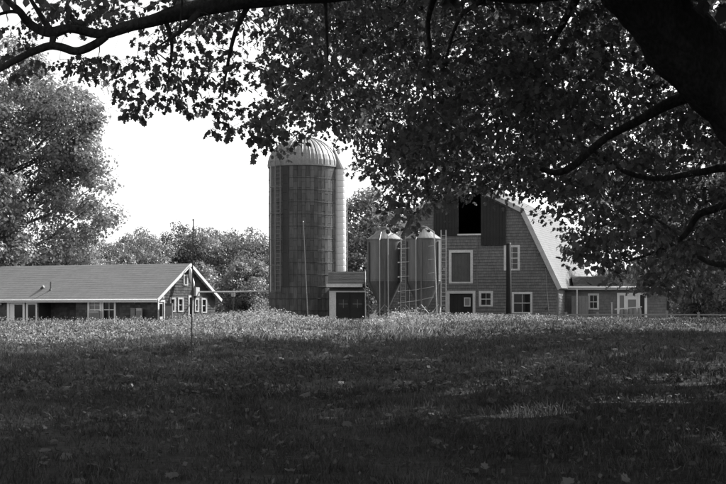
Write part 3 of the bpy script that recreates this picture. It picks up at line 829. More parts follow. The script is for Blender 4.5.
# wires strung between the ladders
wl = ('topmost', 'second', 'third', 'fourth', 'fifth', 'lowest')
for i, (ya, yb) in enumerate(((248.5, 245.5), (262.5, 259), (277, 272.5), (291.5, 286.5), (303, 297), (314, 307))):
    a = P(390 if i == 5 else 398.5, ya, 103.6); b = P(434 if i != 5 else 426, yb, 102.7)
    pr = empty('wire', (a.x, a.y, a.z)); dd = b - a
    k = MB(); k.tube([(0, 0, 0), dd * .5 + Vector((0, 0, -.05)), dd], .014 if i != 5 else .03, 5); k.build('strand', M['white'], pr)
    k = MB(); k.tube([(-.06, 0, 0), (.06, 0, 0)], .045, 6); k.build('insulator', M['white'], pr)
    tag(pr, wl[i] + ' pale wire strung slanting across the feed bins', 'wire', 'wires across the feed bins')

# ------------------------------------------------------------------ annex right of the barn
AF = Frame(570, 113.0, 4)
annex = empty('annex', (AF.O[0], AF.O[1], 0), -AF.t)
tag(annex, 'low shingled annex with dark roof and white door joined to the barn', 'outbuilding')
AL = AF.front(668.5, 290)[0]; aez = AF.front(620, 288.5)[1]; AW = 7.0
arz = aez + 1.05
awin = AF.rect(588, 599, 293.5, 309.5)
adoor = AF.rect(617, 647, 292.8, 330); adoor = (adoor[0], adoor[1], 0, adoor[3])
m_ = MB(); b_ = MB(); lapped(m_, fm, 0, aez, .2, .3, lambda z: (-.6, AL), [awin, adoor], .026, .008, b_); tag(m_.build('shingle_siding', M['shingle'], annex), kind='stuff')
b_.poly([(AL, 0, 0), (AL, AW, 0), (AL, AW, aez), (AL, 0, aez)]); b_.poly([(-.6, AW, 0), (AL, AW, 0), (AL, AW, aez), (-.6, AW, aez)])
b_.build('wall', M['backing'], annex)
k = MB(); k.box(AL - .12, AL + .06, -.05, .1, 0, aez - .05); k.build('corner_board', M['door'], annex)
def aslope(u0, u1, y0, z0, y1, z1, name, hip=0, hl=0):
    L = math.hypot(y1 - y0, z1 - z0); dy = (y1 - y0) / L; dz = (z1 - z0) / L
    sg = 1 if y1 > y0 else -1
    mp = lambda u, o, s: (u, y0 + dy * s - sg * abs(dz) * o, z0 + dz * s + abs(dy) * o)
    m_ = MB(); lapped(m_, mp, 0, L, .17, .6, lambda s: (u0 + hl * s / L, u1 - hip * s / L), [], .014, .003); tag(m_.build(name, M['roof_dark'], annex), kind='stuff')
    k = MB(); k.poly([mp(u0, -.02, 0), mp(u1, -.02, 0), mp(u1 - hip, -.02, L), mp(u0 + hl, -.02, L)]); k.build('roof_deck', M['roof_dark'], annex)
ul = AF.front(576, 280)[0]; um = AF.front(614, 280)[0]
aslope(ul - .2, um, -.45, aez + .12, 2.2, aez + .95, 'roof_slope')
aslope(um, AL + .4, -.45, aez + .12, 3.6, aez + 1.75, 'roof_slope', 2.6, 1.6)
aslope(um, AL + .4, AW + .4, aez + .12, 3.6, aez + 1.75, 'rear_roof_slope', 2.6, 1.6)
aslope(ul - .2, um, AW + .4, aez + .1, 2.2, aez + .95, 'rear_roof_slope')
k = MB(); k.poly([(AL + .4, -.45, aez + .12), (AL + .4, AW + .4, aez + .12), (AL - 2.2, 3.6, aez + 1.75)]); k.build('hip_roof', M['roof_dark'], annex)
k = MB(); k.tube([(AL - 2.2, 3.6, aez + 1.79), (AL + .4, -.45, aez + .18)], .06, 6); k.build('hip_trim', M['worn'], annex)
k = MB(); k.poly([(um, -.45, aez + .12), (um + 1.6, 3.6, aez + 1.75), (um, AW + .4, aez + .12)]); k.build('hip_roof', M['roof_dark'], annex)
k = MB(); k.box(-.9, AL + .45, -.52, -.455, aez - .10, aez + .17); k.build('fascia', M['white'], annex)
k = MB(); k.tube([(-.9, -.6, aez + .06), (AL + .45, -.6, aez + .06)], .075, 8); k.build('gutter', M['bright'], annex, True)
k = MB(); k.box(-.9, AL + .42, -.45, -.03, aez - .08, aez - .05); k.build('soffit', M['worn'], annex)
window(annex, fm, *awin, .15, 2, 2)
u0, u1, z0, z1 = adoor
k = MB()
for a, b in ((617, 619.5), (624, 626), (638, 640), (644.5, 647)):
    k.mbox(fm, AF.front(a, 300)[0], AF.front(b, 300)[0], -.05, .06, 0, z1 - .2)
k.mbox(fm, u0, u1, -.05, .063, z1 - .2, z1)
dd = k.build('glazed_entrance', M['bright'], annex)
for a, b, gmat in ((619.5, 624, 'glass_pale'), (640, 644.5, 'glass')):
    k = MB(); k.mbox(fm, AF.front(a, 300)[0], AF.front(b, 300)[0], -.05, -.02, .2, z1 - .2); k.build('side_light', M[gmat], dd)
k = MB(); k.mbox(fm, AF.front(626, 300)[0], AF.front(638, 300)[0], -.05, .0, .1, z1 - .2); k.build('door_leaf', M['bright'], dd)
k = MB(); k.mbox(fm, AF.front(628, 300)[0], AF.front(636, 300)[0], 0, .015, 1.0, z1 - .5); k.build('pane', M['glass_pale'], dd)
k = MB(); k.box(-.5, -.38, -.04, .02, 0, aez - .1); k.build('door_jamb', M['door'], annex)
# leaning grey panel, post, railing
u0, u1, z0, z1 = AF.rect(571, 588, 296, 330)
A3 = lambda u, v, z=0: (AF.O[0] + u * AF.c + v * AF.s, AF.O[1] - u * AF.s + v * AF.c, z)
pn = empty('grey_panel', A3((u0 + u1) / 2, -.55), -AF.t); tag(pn, 'large grey panel standing against the annex beside barn corner', 'panel')
w = (u1 - u0) / 2
for i in range(5):
    k = MB(); k.box(-w + 2 * w * i / 5 + .005, -w + 2 * w * (i + 1) / 5 - .005, 0, .05, 0.05, z1); k.build('board', M['greypanel'], pn)
k = MB(); k.box(-w, w, .052, .1, .3, .42); k.box(-w, w, .052, .1, z1 - .4, z1 - .28); k.build('crossbar', M['darksteel'], pn)
for s in (-1, 1):
    k = MB(); k.box(s * w * .8 - .04, s * w * .8 + .04, -.02, .35, 0, .05); k.build('foot', M['darksteel'], pn)
c = AF.rect(575.5, 577, 289, 330)
po = empty('porch_post', A3((c[0] + c[1]) / 2, -.85), -AF.t); tag(po, 'thin white post in front of the grey panel', 'post')
k = MB(); k.box(-.045, .045, -.045, .045, .08, c[3]); k.build('shaft', M['white'], po)
k = MB(); k.box(-.09, .09, -.09, .09, 0, .08); k.build('base', M['white'], po)
c = AF.front(610.3, 303); po = empty('post', A3(c[0], -1.2), -AF.t); tag(po, 'short pale post between the annex window and entrance', 'post')
k = MB(); k.box(-.05, .05, -.05, .05, 0, c[1]); k.build('shaft', M['worn'], po)
k = MB(); k.box(-.07, .07, -.07, .07, c[1], c[1] + .05); k.build('cap', M['worn'], po)
ra = AF.front(616.5, 308.5); rb = AF.front(638.8, 306.5)
rl = empty('porch_railing', A3(ra[0], -1.6), -AF.t); tag(rl, 'pale slatted railing in front of the annex entrance', 'railing')
wd = rb[0] - ra[0]
k = MB(); k.hexa([(-.3, -.05, ra[1] - .1), (wd + .05, -.05, rb[1] - .06), (wd + .05, .05, rb[1] - .06), (-.3, .05, ra[1] - .1), (-.3, -.05, ra[1] - .02), (wd + .05, -.05, rb[1] + .02), (wd + .05, .05, rb[1] + .02), (-.3, .05, ra[1] - .02)]); k.build('top_rail', M['white'], rl)
for i in range(5):
    a = wd * i / 5 + .03; t = (i + .5) / 5
    k = MB(); k.lathe([(.13, 0.0), (.15, .3), (.15, ra[1] - .3), (.12, ra[1] + (rb[1] - ra[1]) * t - .1)], 10, (a + wd / 10, 0)); k.build('baluster', M['greypanel'], rl)

# white rail fence along the drive (right)
FD = 101.0
xf = [P(p, 306, FD).x for p in (566, 597.5, 667, 698.5, 728, 760, 800)]
fz = CZ - (314.6 - HY) / F * FD
fr = empty('rail_fence', (xf[0], FD, 0)); tag(fr, 'low white rail fence with short posts along the lawn crest', 'fence')
for i, x in enumerate(xf):
    zz = CZ - ((310.5 if i in (2,) else 312.2) - HY) / F * FD
    k = MB(); k.box(x - xf[0] - .08, x - xf[0] + .08, -.08, .08, 0, zz); k.build('post', M['greypanel'], fr)
for a, b in zip(xf[:-1], xf[1:]):
    for z in (fz, fz - .42):
        k = MB(); k.box(a - xf[0] + .08, b - xf[0] - .08, -.03, .03, z - .06, z + .04); k.build('rail', M['greypanel'], fr)

# dark utility post before the barn
c = P(508.6, 306, 107.5)
up = empty('utility_post', (c.x, c.y, 0)); tag(up, 'thick dark wooden post in front of the barn windows', 'post')
zt = CZ - (243.5 - HY) / F * 107.5
k = MB(); k.tube([(0, 0, -0.05), (.01, 0, 2), (0, 0, zt)], [.19, .185, .175], 12, wob=.05); k.build('shaft', M['pole'], up, True)
k = MB(); k.tube([(0, 0, zt), (0, 0, zt + .04)], [.18, .16], 12); k.build('cap', M['darksteel'], up)

# thin poles on the lawn
b = P(191.3, 350, 28.5); t = P(193.2, 220.5, 28.5); z0 = float(gz(b.x, 28.5))
pr = empty('thin_pole', (b.x, 28.5, z0)); tag(pr, 'thin upright metal pole standing in the lawn before the house', 'pole')
k = MB(); k.tube([(0, 0, -.1), (t.x - b.x, 0, t.z - z0)], [.014, .010], 7); k.build('shaft', M['darksteel'], pr)
k = MB(); k.tube([(t.x - b.x, 0, t.z - z0), (t.x - b.x, 0, t.z - z0 + .03)], [.02, .012], 7); k.build('tip', M['darksteel'], pr)
b = P(308, 318, 61.0); t = P(303.3, 222, 61.0); z0 = float(gz(b.x, 61.0))
pr = empty('thin_pole', (b.x, 61.0, z0)); tag(pr, 'thin pale pole leaning left in front of the silo', 'pole')
k = MB(); k.tube([(0, 0, -.1), (t.x - b.x, 0, t.z - z0)], [.021, .015], 7); k.build('shaft', M['ladder'], pr)
k = MB(); k.tube([(t.x - b.x, 0, t.z - z0), (t.x - b.x, 0, t.z - z0 + .04)], [.03, .02], 7); k.build('tip', M['galv'], pr)

# bleached sticks by the bins
sl2 = ('longest', 'second longest', 'middle', 'thin', 'shortest')
for i, (xa, ya, xb, yb) in enumerate(((388, 318, 412, 312.5), (394, 319, 409, 314.5), (398, 314, 418, 317.5), (392, 312, 404, 318), (402, 318.5, 412, 316))):
    d = 61.5; a = P(xa, ya, d); b = P(xb, yb, d + .8)
    pr = empty('fallen_branch', (a.x, a.y, a.z)); dd = b - a
    k = MB(); k.tube([(0, 0, 0), dd * .35 + Vector((0, 0, .03)), dd * .7 + Vector((0, 0, -.02)), dd], [.03, .027, .02, .01], 6); k.build('stem', M['stick'], pr)
    k = MB(); k.tube([dd * .5, dd * .6 + Vector((.1, .1, .12))], [.014, .006], 5); k.build('twig', M['stick'], pr)
    tag(pr, sl2[i] + ' bleached branch lying in the weeds before the feed bins', 'branch', 'bleached branches on the crest')

# ------------------------------------------------------------------ leaf shapes (numpy)
def leaf_detailed():
    h = [(.0, .02), (.18, -.07), (.36, .0), (.34, .13), (.58, .30), (.43, .40), (.42, .66), (.22, .66), (.0, 1.0)]
    pts = h + [(-x, y) for x, y in reversed(h[1:-1])]
    v = [(0, .34, 0.03)] + [(x, y, -.16 * abs(x) - .12 * max(0, y - .5)) for x, y in pts]
    n = len(pts)
    return np.array(v, float), np.array([(0, 1 + i, 1 + (i + 1) % n) for i in range(n)])
def leaf_medium():
    h = [(.0, .02), (.38, -.08), (.23, .14), (.62, .32), (.25, .42), (.34, .74), (.0, 1.05)]
    pts = h + [(-x, y) for x, y in reversed(h[1:-1])]
    v = [(x, y, -.30 * abs(x) - .35 * max(0, y - .45)) for x, y in pts]
    return np.array(v, float), np.array([(0, 1, 2), (0, 2, 10), (0, 10, 11), (2, 3, 4), (2, 4, 8), (2, 8, 10), (8, 9, 10), (4, 5, 6), (4, 6, 8), (6, 7, 8)])
def leaf_simple():
    h = [(.0, -.05), (.42, .02), (.28, .3), (.42, .6), (.0, 1.0)]
    pts = h + [(-x, y) for x, y in reversed(h[1:-1])]
    v = [(x, y, -.16 * abs(x)) for x, y in pts]
    n = len(pts)
    return np.array(v, float), np.array([(0, 1, 2), (0, 2, 6), (0, 6, 7), (2, 3, 4), (2, 4, 6), (4, 5, 6)])
def leaf_far():
    v = [(-.5, 0, 0), (.1, -.35, .08), (.5, .1, 0), (.05, .5, -.06)]
    return np.array(v, float), np.array([(0, 1, 2), (0, 2, 3)])
def frames(nrm, tip):
    z = nrm / (np.linalg.norm(nrm, axis=1, keepdims=True) + 1e-9)
    y = tip - (tip * z).sum(1, keepdims=True) * z
    y /= (np.linalg.norm(y, axis=1, keepdims=True) + 1e-9)
    x = np.cross(y, z)
    return x, y, z
def scatter(shape, pos, nrm, tip, size):
    sv, st = shape
    x, y, z = frames(nrm, tip)
    n = len(pos); k = len(sv)
    V = pos[:, None, :] + size[:, None, None] * (sv[None, :, 0, None] * x[:, None, :] + sv[None, :, 1, None] * y[:, None, :] + sv[None, :, 2, None] * z[:, None, :])
    T = st[None] + (np.arange(n) * k)[:, None, None]
    return V.reshape(-1, 3), T.reshape(-1, 3)
def unit(n):
    v = RNG.normal(size=(n, 3)); return v / np.linalg.norm(v, axis=1, keepdims=True)

# ------------------------------------------------------------------ far trees
def tree_parts(seed, h, w, nclump, per, lsize, base=0.12, tall=1.0, trunk_r=.3, cl=.125):
    """returns trunk MB and crown mesh arrays; tree stands at the origin"""
    rng = np.random.default_rng(seed)
    tr = MB()
    cz0 = h * base; hc = h - cz0
    C = []; 
    while len(C) < nclump:
        p = rng.uniform(-1, 1, 3)
        rr = math.sqrt(p[0] ** 2 + p[1] ** 2)
        t = (p[2] + 1) / 2
        prof = (math.sin(math.pi * min(1, t ** .75 * .93 + .07)) ** .6) * (0.80 + .22 * math.sin(seed * 3 + 3 * math.atan2(p[1], p[0]) + 5 * t) + .28 * mnoise.noise(Vector((p[0] * 2.6 + seed, p[1] * 2.6, p[2] * 2.6))))
        if rr > prof or rr < prof * .2 * rng.uniform(0, 1): continue
        C.append((p[0] * w / 2, p[1] * w / 2, cz0 + t * hc * .97))
    C = np.array(C)
    tr.tube([(0, 0, -.2), (.1, .05, h * .2), (-.05, .1, h * .45), (.1, 0, h * .62), (.0, 0, h * .72)], [trunk_r * 1.3, trunk_r, trunk_r * .65, trunk_r * .2, .02], 9)
    for c in C[:: max(1, len(C) // 46)]:
        z0 = max(h * .14, c[2] - .35 * math.hypot(c[0], c[1]) - h * .06); z0 = min(z0, h * .85)
        s = Vector((0, 0, z0)); e = Vector(c); m = s.lerp(e, .5) + Vector((0, 0, -.04 * h * .5))
        r0 = trunk_r * .38 * (1 - z0 / h) + .04
        tr.tube([s, m, e], [r0, r0 * .6, .015], 5, False)
    cr = w * cl
    n = nclump * per
    ci = np.repeat(np.arange(nclump), per)
    rad = cr * rng.uniform(.6, 1.25, nclump)
    d = rng.normal(size=(n, 3)); d /= np.linalg.norm(d, axis=1, keepdims=True)
    u = rng.uniform(0, 1, n) ** .27
    pos = C[ci] + d * (rad[ci] * u)[:, None] * np.array([1, 1, .72])
    nr = d * 1.1 + rng.normal(size=(n, 3)) * .32 + np.array([0, 0, .5])
    tip = rng.normal(size=(n, 3)) + np.array([0, 0, -.4])
    size = lsize * rng.uniform(.6, 1.35, n)
    V, T = scatter(leaf_far(), pos, nr, tip, size)
    return tr, V, T
def make_far_tree(name, seed, h, w, ncl, per, ls, m, **kw):
    tr, V, T = tree_parts(seed, h, w, ncl, per, ls, **kw)
    return tr.mesh(name + '_trunk'), np_mesh(name + '_crown', V, T), m, h
KINDS = [make_far_tree('a', 3, 11.5, 11.5, 190, 130, .25, M['farleaf']),
         make_far_tree('b', 5, 12.5, 10.0, 180, 130, .25, M['farleaf']),
         make_far_tree('c', 8, 8.0, 8.0, 130, 110, .22, M['farleaf'], base=.06),
         make_far_tree('d', 11, 13.0, 12.0, 195, 130, .25, M['darkleaf'])]
BIG = make_far_tree('e', 21, 23.5, 18.5, 470, 180, .25, M['farleaf'], base=.08, trunk_r=.42, cl=.072)
SHADE = make_far_tree('f', 27, 23.0, 18.5, 115, 200, .30, M['darkleaf'], base=.24, trunk_r=.45, cl=.105)
def put_tree(kind, x, y, scale, rz, label, group, name='broadleaf_tree'):
    tm, cm, m, h = kind
    r_ = empty(name, (x, y, float(gz(x, y))), rz); r_.scale = (scale,) * 3
    link_mesh('trunk', tm, M['farbark'], r_, True)
    o = link_mesh('crown', cm, m, r_); tag(o, kind='stuff')
    tag(r_, label, 'tree', group); return r_
def far(px, top, d, kind, rz, label, group='trees behind the farm'):
    h = CZ + (HY - top) / F * d
    p = P(px, 306, d); return put_tree(kind, p.x, d, h / kind[3], rz, label, group)
far(11, 22, 129, BIG, 0.4, 'huge sunlit tree towering behind the left end of the house roof')
far(74, 234, 150, KINDS[0], 1.0, 'leafy tree behind house roof, just right of the huge tree')
far(108, 236, 160, KINDS[1], 2.0, 'lower tree behind house roof where the tree line dips')
far(143, 229, 172, KINDS[0], 3.0, 'rounded tree behind the right half of the house roof')
far(176, 221, 178, KINDS[3], .5, 'tallest rounded tree rising behind the house gable peak')
far(216, 223, 182, KINDS[1], 4.0, 'rounded tree behind the thin pole, right of the gable peak')
far(252, 229, 176, KINDS[0], 5.1, 'rounded tree right against the left side of the silo')
far(126, 233, 166, KINDS[3], 2.7, 'dark rounded tree behind the middle of the house roof')
far(197, 228, 176, KINDS[0], .9, 'rounded tree just behind the thin upright pole')
far(235, 228, 186, KINDS[3], 3.9, 'dark tree in the tree line midway between pole and silo')
far(200, 262, 135, KINDS[2], 1.1, 'small pale tree just right of the house gable')
far(247, 252, 130, KINDS[2], 2.6, 'pale rounded small tree between house and silo')
far(30, 250, 134, KINDS[2], 3.3, 'bushy small tree behind the shaded end of the house roof')
far(364, 178, 140, KINDS[1], .8, 'tall pale tree between the silo and left feed bin')
far(392, 205, 150, KINDS[0], 2.2, 'tree showing above the feed bins beside the barn roof')
far(335, 222, 165, KINDS[0], 4.4, 'tree half hidden behind the silo chute')
far(700, 262, 125, KINDS[2], .3, 'sunlit bushy tree right of the annex')
far(737, 250, 118, KINDS[2], 1.9, 'sunlit bushy tree at the right edge beyond the fence')
far(668, 240, 150, KINDS[0], 2.9, 'tree behind the right end of the annex roof')
far(715, 215, 165, KINDS[1], 4.9, 'taller tree deep behind the right edge hedge trees')
far(610, 262, 170, KINDS[0], 5.5, 'tree glimpsed above the annex roof')
# shade trees right of the view; unseen ones added behind it to cut skylight
for x, y, sc_, rz in ((15.5, 41, 1.0, 1.7), (29, 46, 1.0, 5.0), (24, 21, 1.0, 3.6), (33, 27, 1.0, 2.3), (30, 66, .8, .9), (41, 57, 1.0, 4.1), (-15, 6, 1.0, .4), (-9, -9, .95, 1.4), (6, -11, 1.0, 2.4), (17, 6, .9, 5.2)):
    put_tree(SHADE, x, y, sc_, rz, 'tall shade tree just outside the view that darkens the lawn', 'shade trees around the lawn')
put_tree(BIG, 31, 122.5, .8, 1.2, 'broad tree beyond the fence that shades the annex', 'trees behind the farm')

# ------------------------------------------------------------------ the great maple
maple = empty('maple_tree', (6.5, 18.8, float(gz(6.5, 18.8))))
tag(maple, 'great dark maple leaning in from the right, boughs arching overhead', 'tree')
mo = Vector(maple.location)
SK = []          # skeleton nodes (point, radius) for attaching twigs
def limb(pts, name='bough', n=9, wob=.10, sub=4, world=False):
    """pts: (px,py,d,r) or (Vector,r); Catmull-Rom smoothed"""
    q = []
    for p in pts:
        if len(p) == 4: q.append((P(p[0], p[1], p[2]), p[3]))
        else: q.append((Vector(p[0]), p[1]))
    out = []; rad = []
    for i in range(len(q) - 1):
        p0 = q[max(i - 1, 0)][0]; p1 = q[i][0]; p2 = q[i + 1][0]; p3 = q[min(i + 2, len(q) - 1)][0]
        for s in range(sub):
            t = s / sub
            out.append(.5 * ((2 * p1) + (-p0 + p2) * t + (2 * p0 - 5 * p1 + 4 * p2 - p3) * t * t + (-p0 + 3 * p1 - 3 * p2 + p3) * t ** 3))
            rad.append(q[i][1] * (1 - t) + q[i + 1][1] * t)
    out.append(q[-1][0]); rad.append(q[-1][1])
    for p, r in zip(out, rad):
        SK.append((p.copy(), r))
    k = MB(); k.tube([p - mo for p in out], rad, n, True, wob)
    return k.build(name, M['bark'], maple, True)
limb([(Vector((6.6, 18.8, mo.z - .2)), .85), (Vector((6.5, 18.8, mo.z + .5)), .68), (Vector((6.42, 18.8, 1.7)), .6), (Vector((6.3, 18.7, 2.7)), .58), (Vector((6.35, 18.8, 3.6)), .5)], 'trunk', 44, .13, 14)
limb([(Vector((6.35, 18.7, 2.3)), .52), (Vector((5.5, 18.6, 3.3)), .50), (726, 84, 18.4, .47), (668, 27, 18.1, .42), (615, -35, 17.9, .34), (560, -110, 17.6, .27), (500, -220, 17.2, .19), (450, -360, 16.8, .10)], 'bough', 44, .14, 16)
limb([(Vector((6.35, 18.8, 3.0)), .48), (Vector((6.7, 19.1, 5)), .4), (Vector((6.9, 19.6, 7.5)), .33), (Vector((6.5, 20.1, 10)), .24), (Vector((6.8, 20.2, 13)), .1)], 'bough', 14)
limb([(Vector((6.5, 18.8, 3.0)), .36), (Vector((8.2, 18.4, 4.6)), .3), (Vector((10.4, 17.6, 6.5)), .22), (Vector((13, 17, 8)), .1)], 'bough', 12)
limb([(Vector((6.5, 18.9, 3.2)), .32), (Vector((7, 20.8, 4.8)), .27), (Vector((7, 23.5, 6.6)), .2), (Vector((6, 26, 7.6)), .08)], 'bough', 12)
limb([(Vector((6.3, 18.6, 3.4)), .34), (Vector((5.6, 16.4, 5.2)), .28), (Vector((4.4, 13.5, 6.8)), .2), (Vector((3.4, 10.5, 7.6)), .08)], 'bough', 12)
limb([(6.6 * 0 + 612, -38, 17.9, .26), (575, -20, 17.5, .16), (535, -8, 17.2, .12), (480, -11, 16.9, .115), (420, -13, 16.5, .11), (335, -9, 16.2, .105), (250, 0, 16.0, .097), (205, 7, 15.9, .09), (165, 17, 15.8, .07), (130, 26, 15.7, .056), (103, 34, 15.6, .052), (82, 30.5, 15.6, .045), (68, 28.5, 15.5, .044), (53, 32, 15.5, .05), (40, 30, 15.5, .045), (28, 22, 15.5, .042), (20, 12, 15.4, .036), (8, 1, 15.4, .03), (-6, -14, 15.3, .02), (-30, -40, 15.2, .01)], 'bough', 18, .2, 6)
limb([(106, 36, 15.6, .045), (97, 43, 15.6, .045), (86, 48.5, 15.5, .047), (74, 51, 15.5, .045), (61, 47, 15.5, .042), (49, 46, 15.5, .042), (32, 52, 15.4, .038), (12, 62, 15.3, .033), (-10, 74, 15.2, .026), (-45, 85, 15.0, .01)], 'bough', 10, .14)
limb([(54, 34, 15.5, .04), (47, 25, 15.55, .032), (40, 14, 15.6, .026), (30, -2, 15.7, .02), (15, -30, 15.9, .01)], 'bough', 8, .14)
limb([(24, 14, 15.4, .024), (12, 11.5, 15.4, .02), (-4, 15, 15.4, .016), (-25, 20, 15.3, .008)], 'bough', 7, .14)
limb([(52, 44, 15.5, .03), (53, 38, 15.5, .035), (52, 32, 15.5, .03)], 'bough', 8, .14)
limb([(205, 5, 15.9, .05), (190, 22, 15.7, .035), (182, 30, 15.6, .028), (172, 37, 15.5, .016), (160, 45, 15.4, .008)], 'bough', 7, .12)
limb([(735, 90, 18.5, .1), (690, 96, 18.8, .08), (662, 107, 19.0, .062), (640, 120, 19.2, .058), (612, 134, 19.3, .054), (592, 149, 19.4, .05), (573, 166, 19.5, .045), (556, 172.5, 19.6, .04), (535, 168, 19.7, .03), (505, 172, 19.8, .02), (470, 165, 19.9, .01)], 'bough', 9, .14)
limb([(Vector((6.3, 19.0, 2.9)), .16), (742, 170, 19.6, .07), (700, 172, 19.7, .05), (662, 178, 19.8, .044), (632, 174, 19.7, .038), (612, 164, 19.6, .03), (594, 151, 19.5, .022), (570, 141, 19.5, .015), (540, 138, 19.5, .008)], 'bough', 9, .14)
limb([(Vector((6.3, 19.2, 2.5)), .15), (745, 206, 20.0, .07), (712, 210, 20.2, .055), (697, 216, 20.3, .045), (684, 236, 20.4, .035), (660, 250, 20.5, .025), (625, 262, 20.5, .012)], 'bough', 8, .14)
limb([(Vector((6.2, 19.3, 2.3)), .12), (750, 262, 21, .06), (715, 264, 21.1, .04), (690, 250, 21.1, .03), (665, 225, 21.2, .02), (630, 205, 21.3, .01)], 'bough', 8, .14)
limb([(325, -4, 16.2, .022), (326, 18, 16.3, .018), (328, 60, 16.4, .008)], 'bough', 6, .1)
limb([(436, -8, 16.6, .045), (428, 22, 16.9, .03), (431, 60, 17.2, .022), (433, 110, 17.4, .008)], 'bough', 7, .12)
limb([(484, 0, 16.9, .035), (463, 14, 17.1, .024), (452, 36, 17.3, .018), (445, 66, 17.5, .006)], 'bough', 7, .12)
limb([(250, 2, 16, .04), (236, 30, 16.1, .026), (228, 62, 16.2, .018), (222, 100, 16.3, .006)], 'bough', 7, .12)
limb([(165, 18, 15.8, .03), (172, 45, 15.9, .02), (168, 78, 16, .006)], 'bough', 6, .12)
limb([(560, -100, 17.6, .10), (500, -60, 19.5, .07), (430, -30, 21, .045), (380, 40, 22, .022), (355, 110, 22.3, .008)], 'bough', 8, .12)
limb([(600, -50, 17.9, .10), (566, 18, 20, .05), (538, 62, 21.5, .027), (490, 118, 22.4, .018), (440, 170, 22.8, .008)], 'bough', 8, .12)

# coverage of the crown as the photograph shows it (rows of y, columns of x)
DX = np.arange(0, 761, 40, dtype=float)
DY = np.array([0, 30, 60, 90, 120, 150, 180, 210, 240, 270, 300], float)
DM = np.array([
 # 0    40   80   120  160  200  240  280  320  360  400  440  480  520  560  600  640  680  720  760
 [0.33, 0.41, 0.49, 0.53, 0.49, 0.49, 0.53, 0.95, 1.00, 1.00, 1.00, 0.90, 1.00, 1.00, 1.00, 1.00, 1.00, 0.80, 0.40, 0.60],
 [0.16, 0.20, 0.23, 0.18, 0.25, 0.25, 0.18, 0.85, 1.00, 1.00, 0.95, 0.85, 1.00, 1.00, 1.00, 1.00, 1.00, 0.90, 0.70, 0.80],
 [0.04, 0.10, 0.10, 0.09, 0.16, 0.14, 0.13, 0.85, 1.00, 1.00, 0.95, 0.85, 1.00, 1.00, 1.00, 1.00, 1.00, 0.90, 0.80, 0.80],
 [0.00, 0.02, 0.02, 0.12, 0.07, 0.12, 0.14, 0.75, 0.95, 0.95, 0.90, 0.95, 1.00, 1.00, 1.00, 1.00, 0.90, 1.00, 0.90, 0.90],
 [0.00, 0.00, 0.00, 0.03, 0.00, 0.02, 0.11, 0.65, 0.50, 0.80, 0.90, 1.00, 1.00, 1.00, 1.00, 0.90, 0.80, 0.80, 1.00, 1.00],
 [0.00, 0.00, 0.00, 0.00, 0.00, 0.00, 0.01, 0.20, 0.00, 0.50, 0.95, 1.00, 0.95, 0.90, 1.00, 1.00, 0.90, 0.90, 1.00, 1.00],
 [0.00, 0.00, 0.00, 0.00, 0.00, 0.00, 0.00, 0.00, 0.00, 0.22, 0.80, 0.62, 0.50, 0.70, 0.90, 1.00, 1.00, 1.00, 1.00, 1.00],
 [0.00, 0.00, 0.00, 0.00, 0.00, 0.00, 0.00, 0.00, 0.00, 0.08, 0.45, 0.16, 0.00, 0.12, 0.60, 0.95, 1.00, 1.00, 1.00, 1.00],
 [0.00, 0.00, 0.00, 0.00, 0.00, 0.00, 0.00, 0.00, 0.00, 0.00, 0.05, 0.00, 0.00, 0.00, 0.28, 0.95, 1.00, 1.00, 1.00, 1.00],
 [0.00, 0.00, 0.00, 0.00, 0.00, 0.00, 0.00, 0.00, 0.00, 0.00, 0.00, 0.00, 0.00, 0.00, 0.00, 0.35, 0.75, 0.90, 0.90, 0.90],
 [0.00, 0.00, 0.00, 0.00, 0.00, 0.00, 0.00, 0.00, 0.00, 0.00, 0.00, 0.00, 0.00, 0.00, 0.00, 0.00, 0.05, 0.20, 0.25, 0.40]])
def cover(px, py):
    px = np.clip(px, 0, 759.9); py = np.asarray(py, float)
    ix = np.clip((px / 40).astype(int), 0, len(DX) - 2); fx = px / 40 - ix
    yy = np.clip(py, 0, 299.9); iy = np.clip((yy / 30).astype(int), 0, len(DY) - 2); fy = yy / 30 - iy
    v = DM[iy, ix] * (1 - fx) * (1 - fy) + DM[iy, ix + 1] * fx * (1 - fy) + DM[iy + 1, ix] * (1 - fx) * fy + DM[iy + 1, ix + 1] * fx * fy
    return np.where(py > 300, 0, v)
def project(p):
    return CX + p[:, 0] / p[:, 1] * F, HY - (p[:, 2] - CZ) / p[:, 1] * F

# branchlet anchors in the crown volume
CC = np.array([4.8, 19.0, 6.6]); CRAD = np.array([12.5, 9.5, 7.6])
cand = CC + RNG.uniform(-1, 1, (60000, 3)) * CRAD
e = (((cand - CC) / CRAD) ** 2).sum(1)
keep = (e < 1) & (cand[:, 2] > 1.7)
cand = cand[keep]; e = e[keep]
px, py = project(cand)
inf = (px > -25) & (px < 751) & (py > -25) & (py < 500) & (cand[:, 1] > 3)
cv = cover(np.clip(px, 0, 759), np.clip(py, 0, 480))
cvp = np.where(py > 300, 0, cv)
rnd = RNG.uniform(0, 1, len(cand))
a_in = cand[inf & (rnd < cvp ** 1.6 * .53) & (cand[:, 1] > 16.4)]
out_ok = (~inf) & (e > .12) & (cand[:, 2] > 3.0)
a_out = cand[out_ok & (rnd < .080 + .060 * e)]
# extra unseen sprays added sunward to keep the near left lawn shaded
fill = np.stack([RNG.uniform(-5, 2, 420), RNG.uniform(10.5, 14.5, 420), np.full(420, .3)], 1) + np.array([sd.x, sd.y, sd.z]) * RNG.uniform(8, 15, 420)[:, None]
fe = (((fill - CC) / CRAD) ** 2).sum(1); fpx, fpy = project(fill)
a_out = np.concatenate([a_out, fill[(fe < 1) & ((fpy < -40) | (fpx > 760))]])
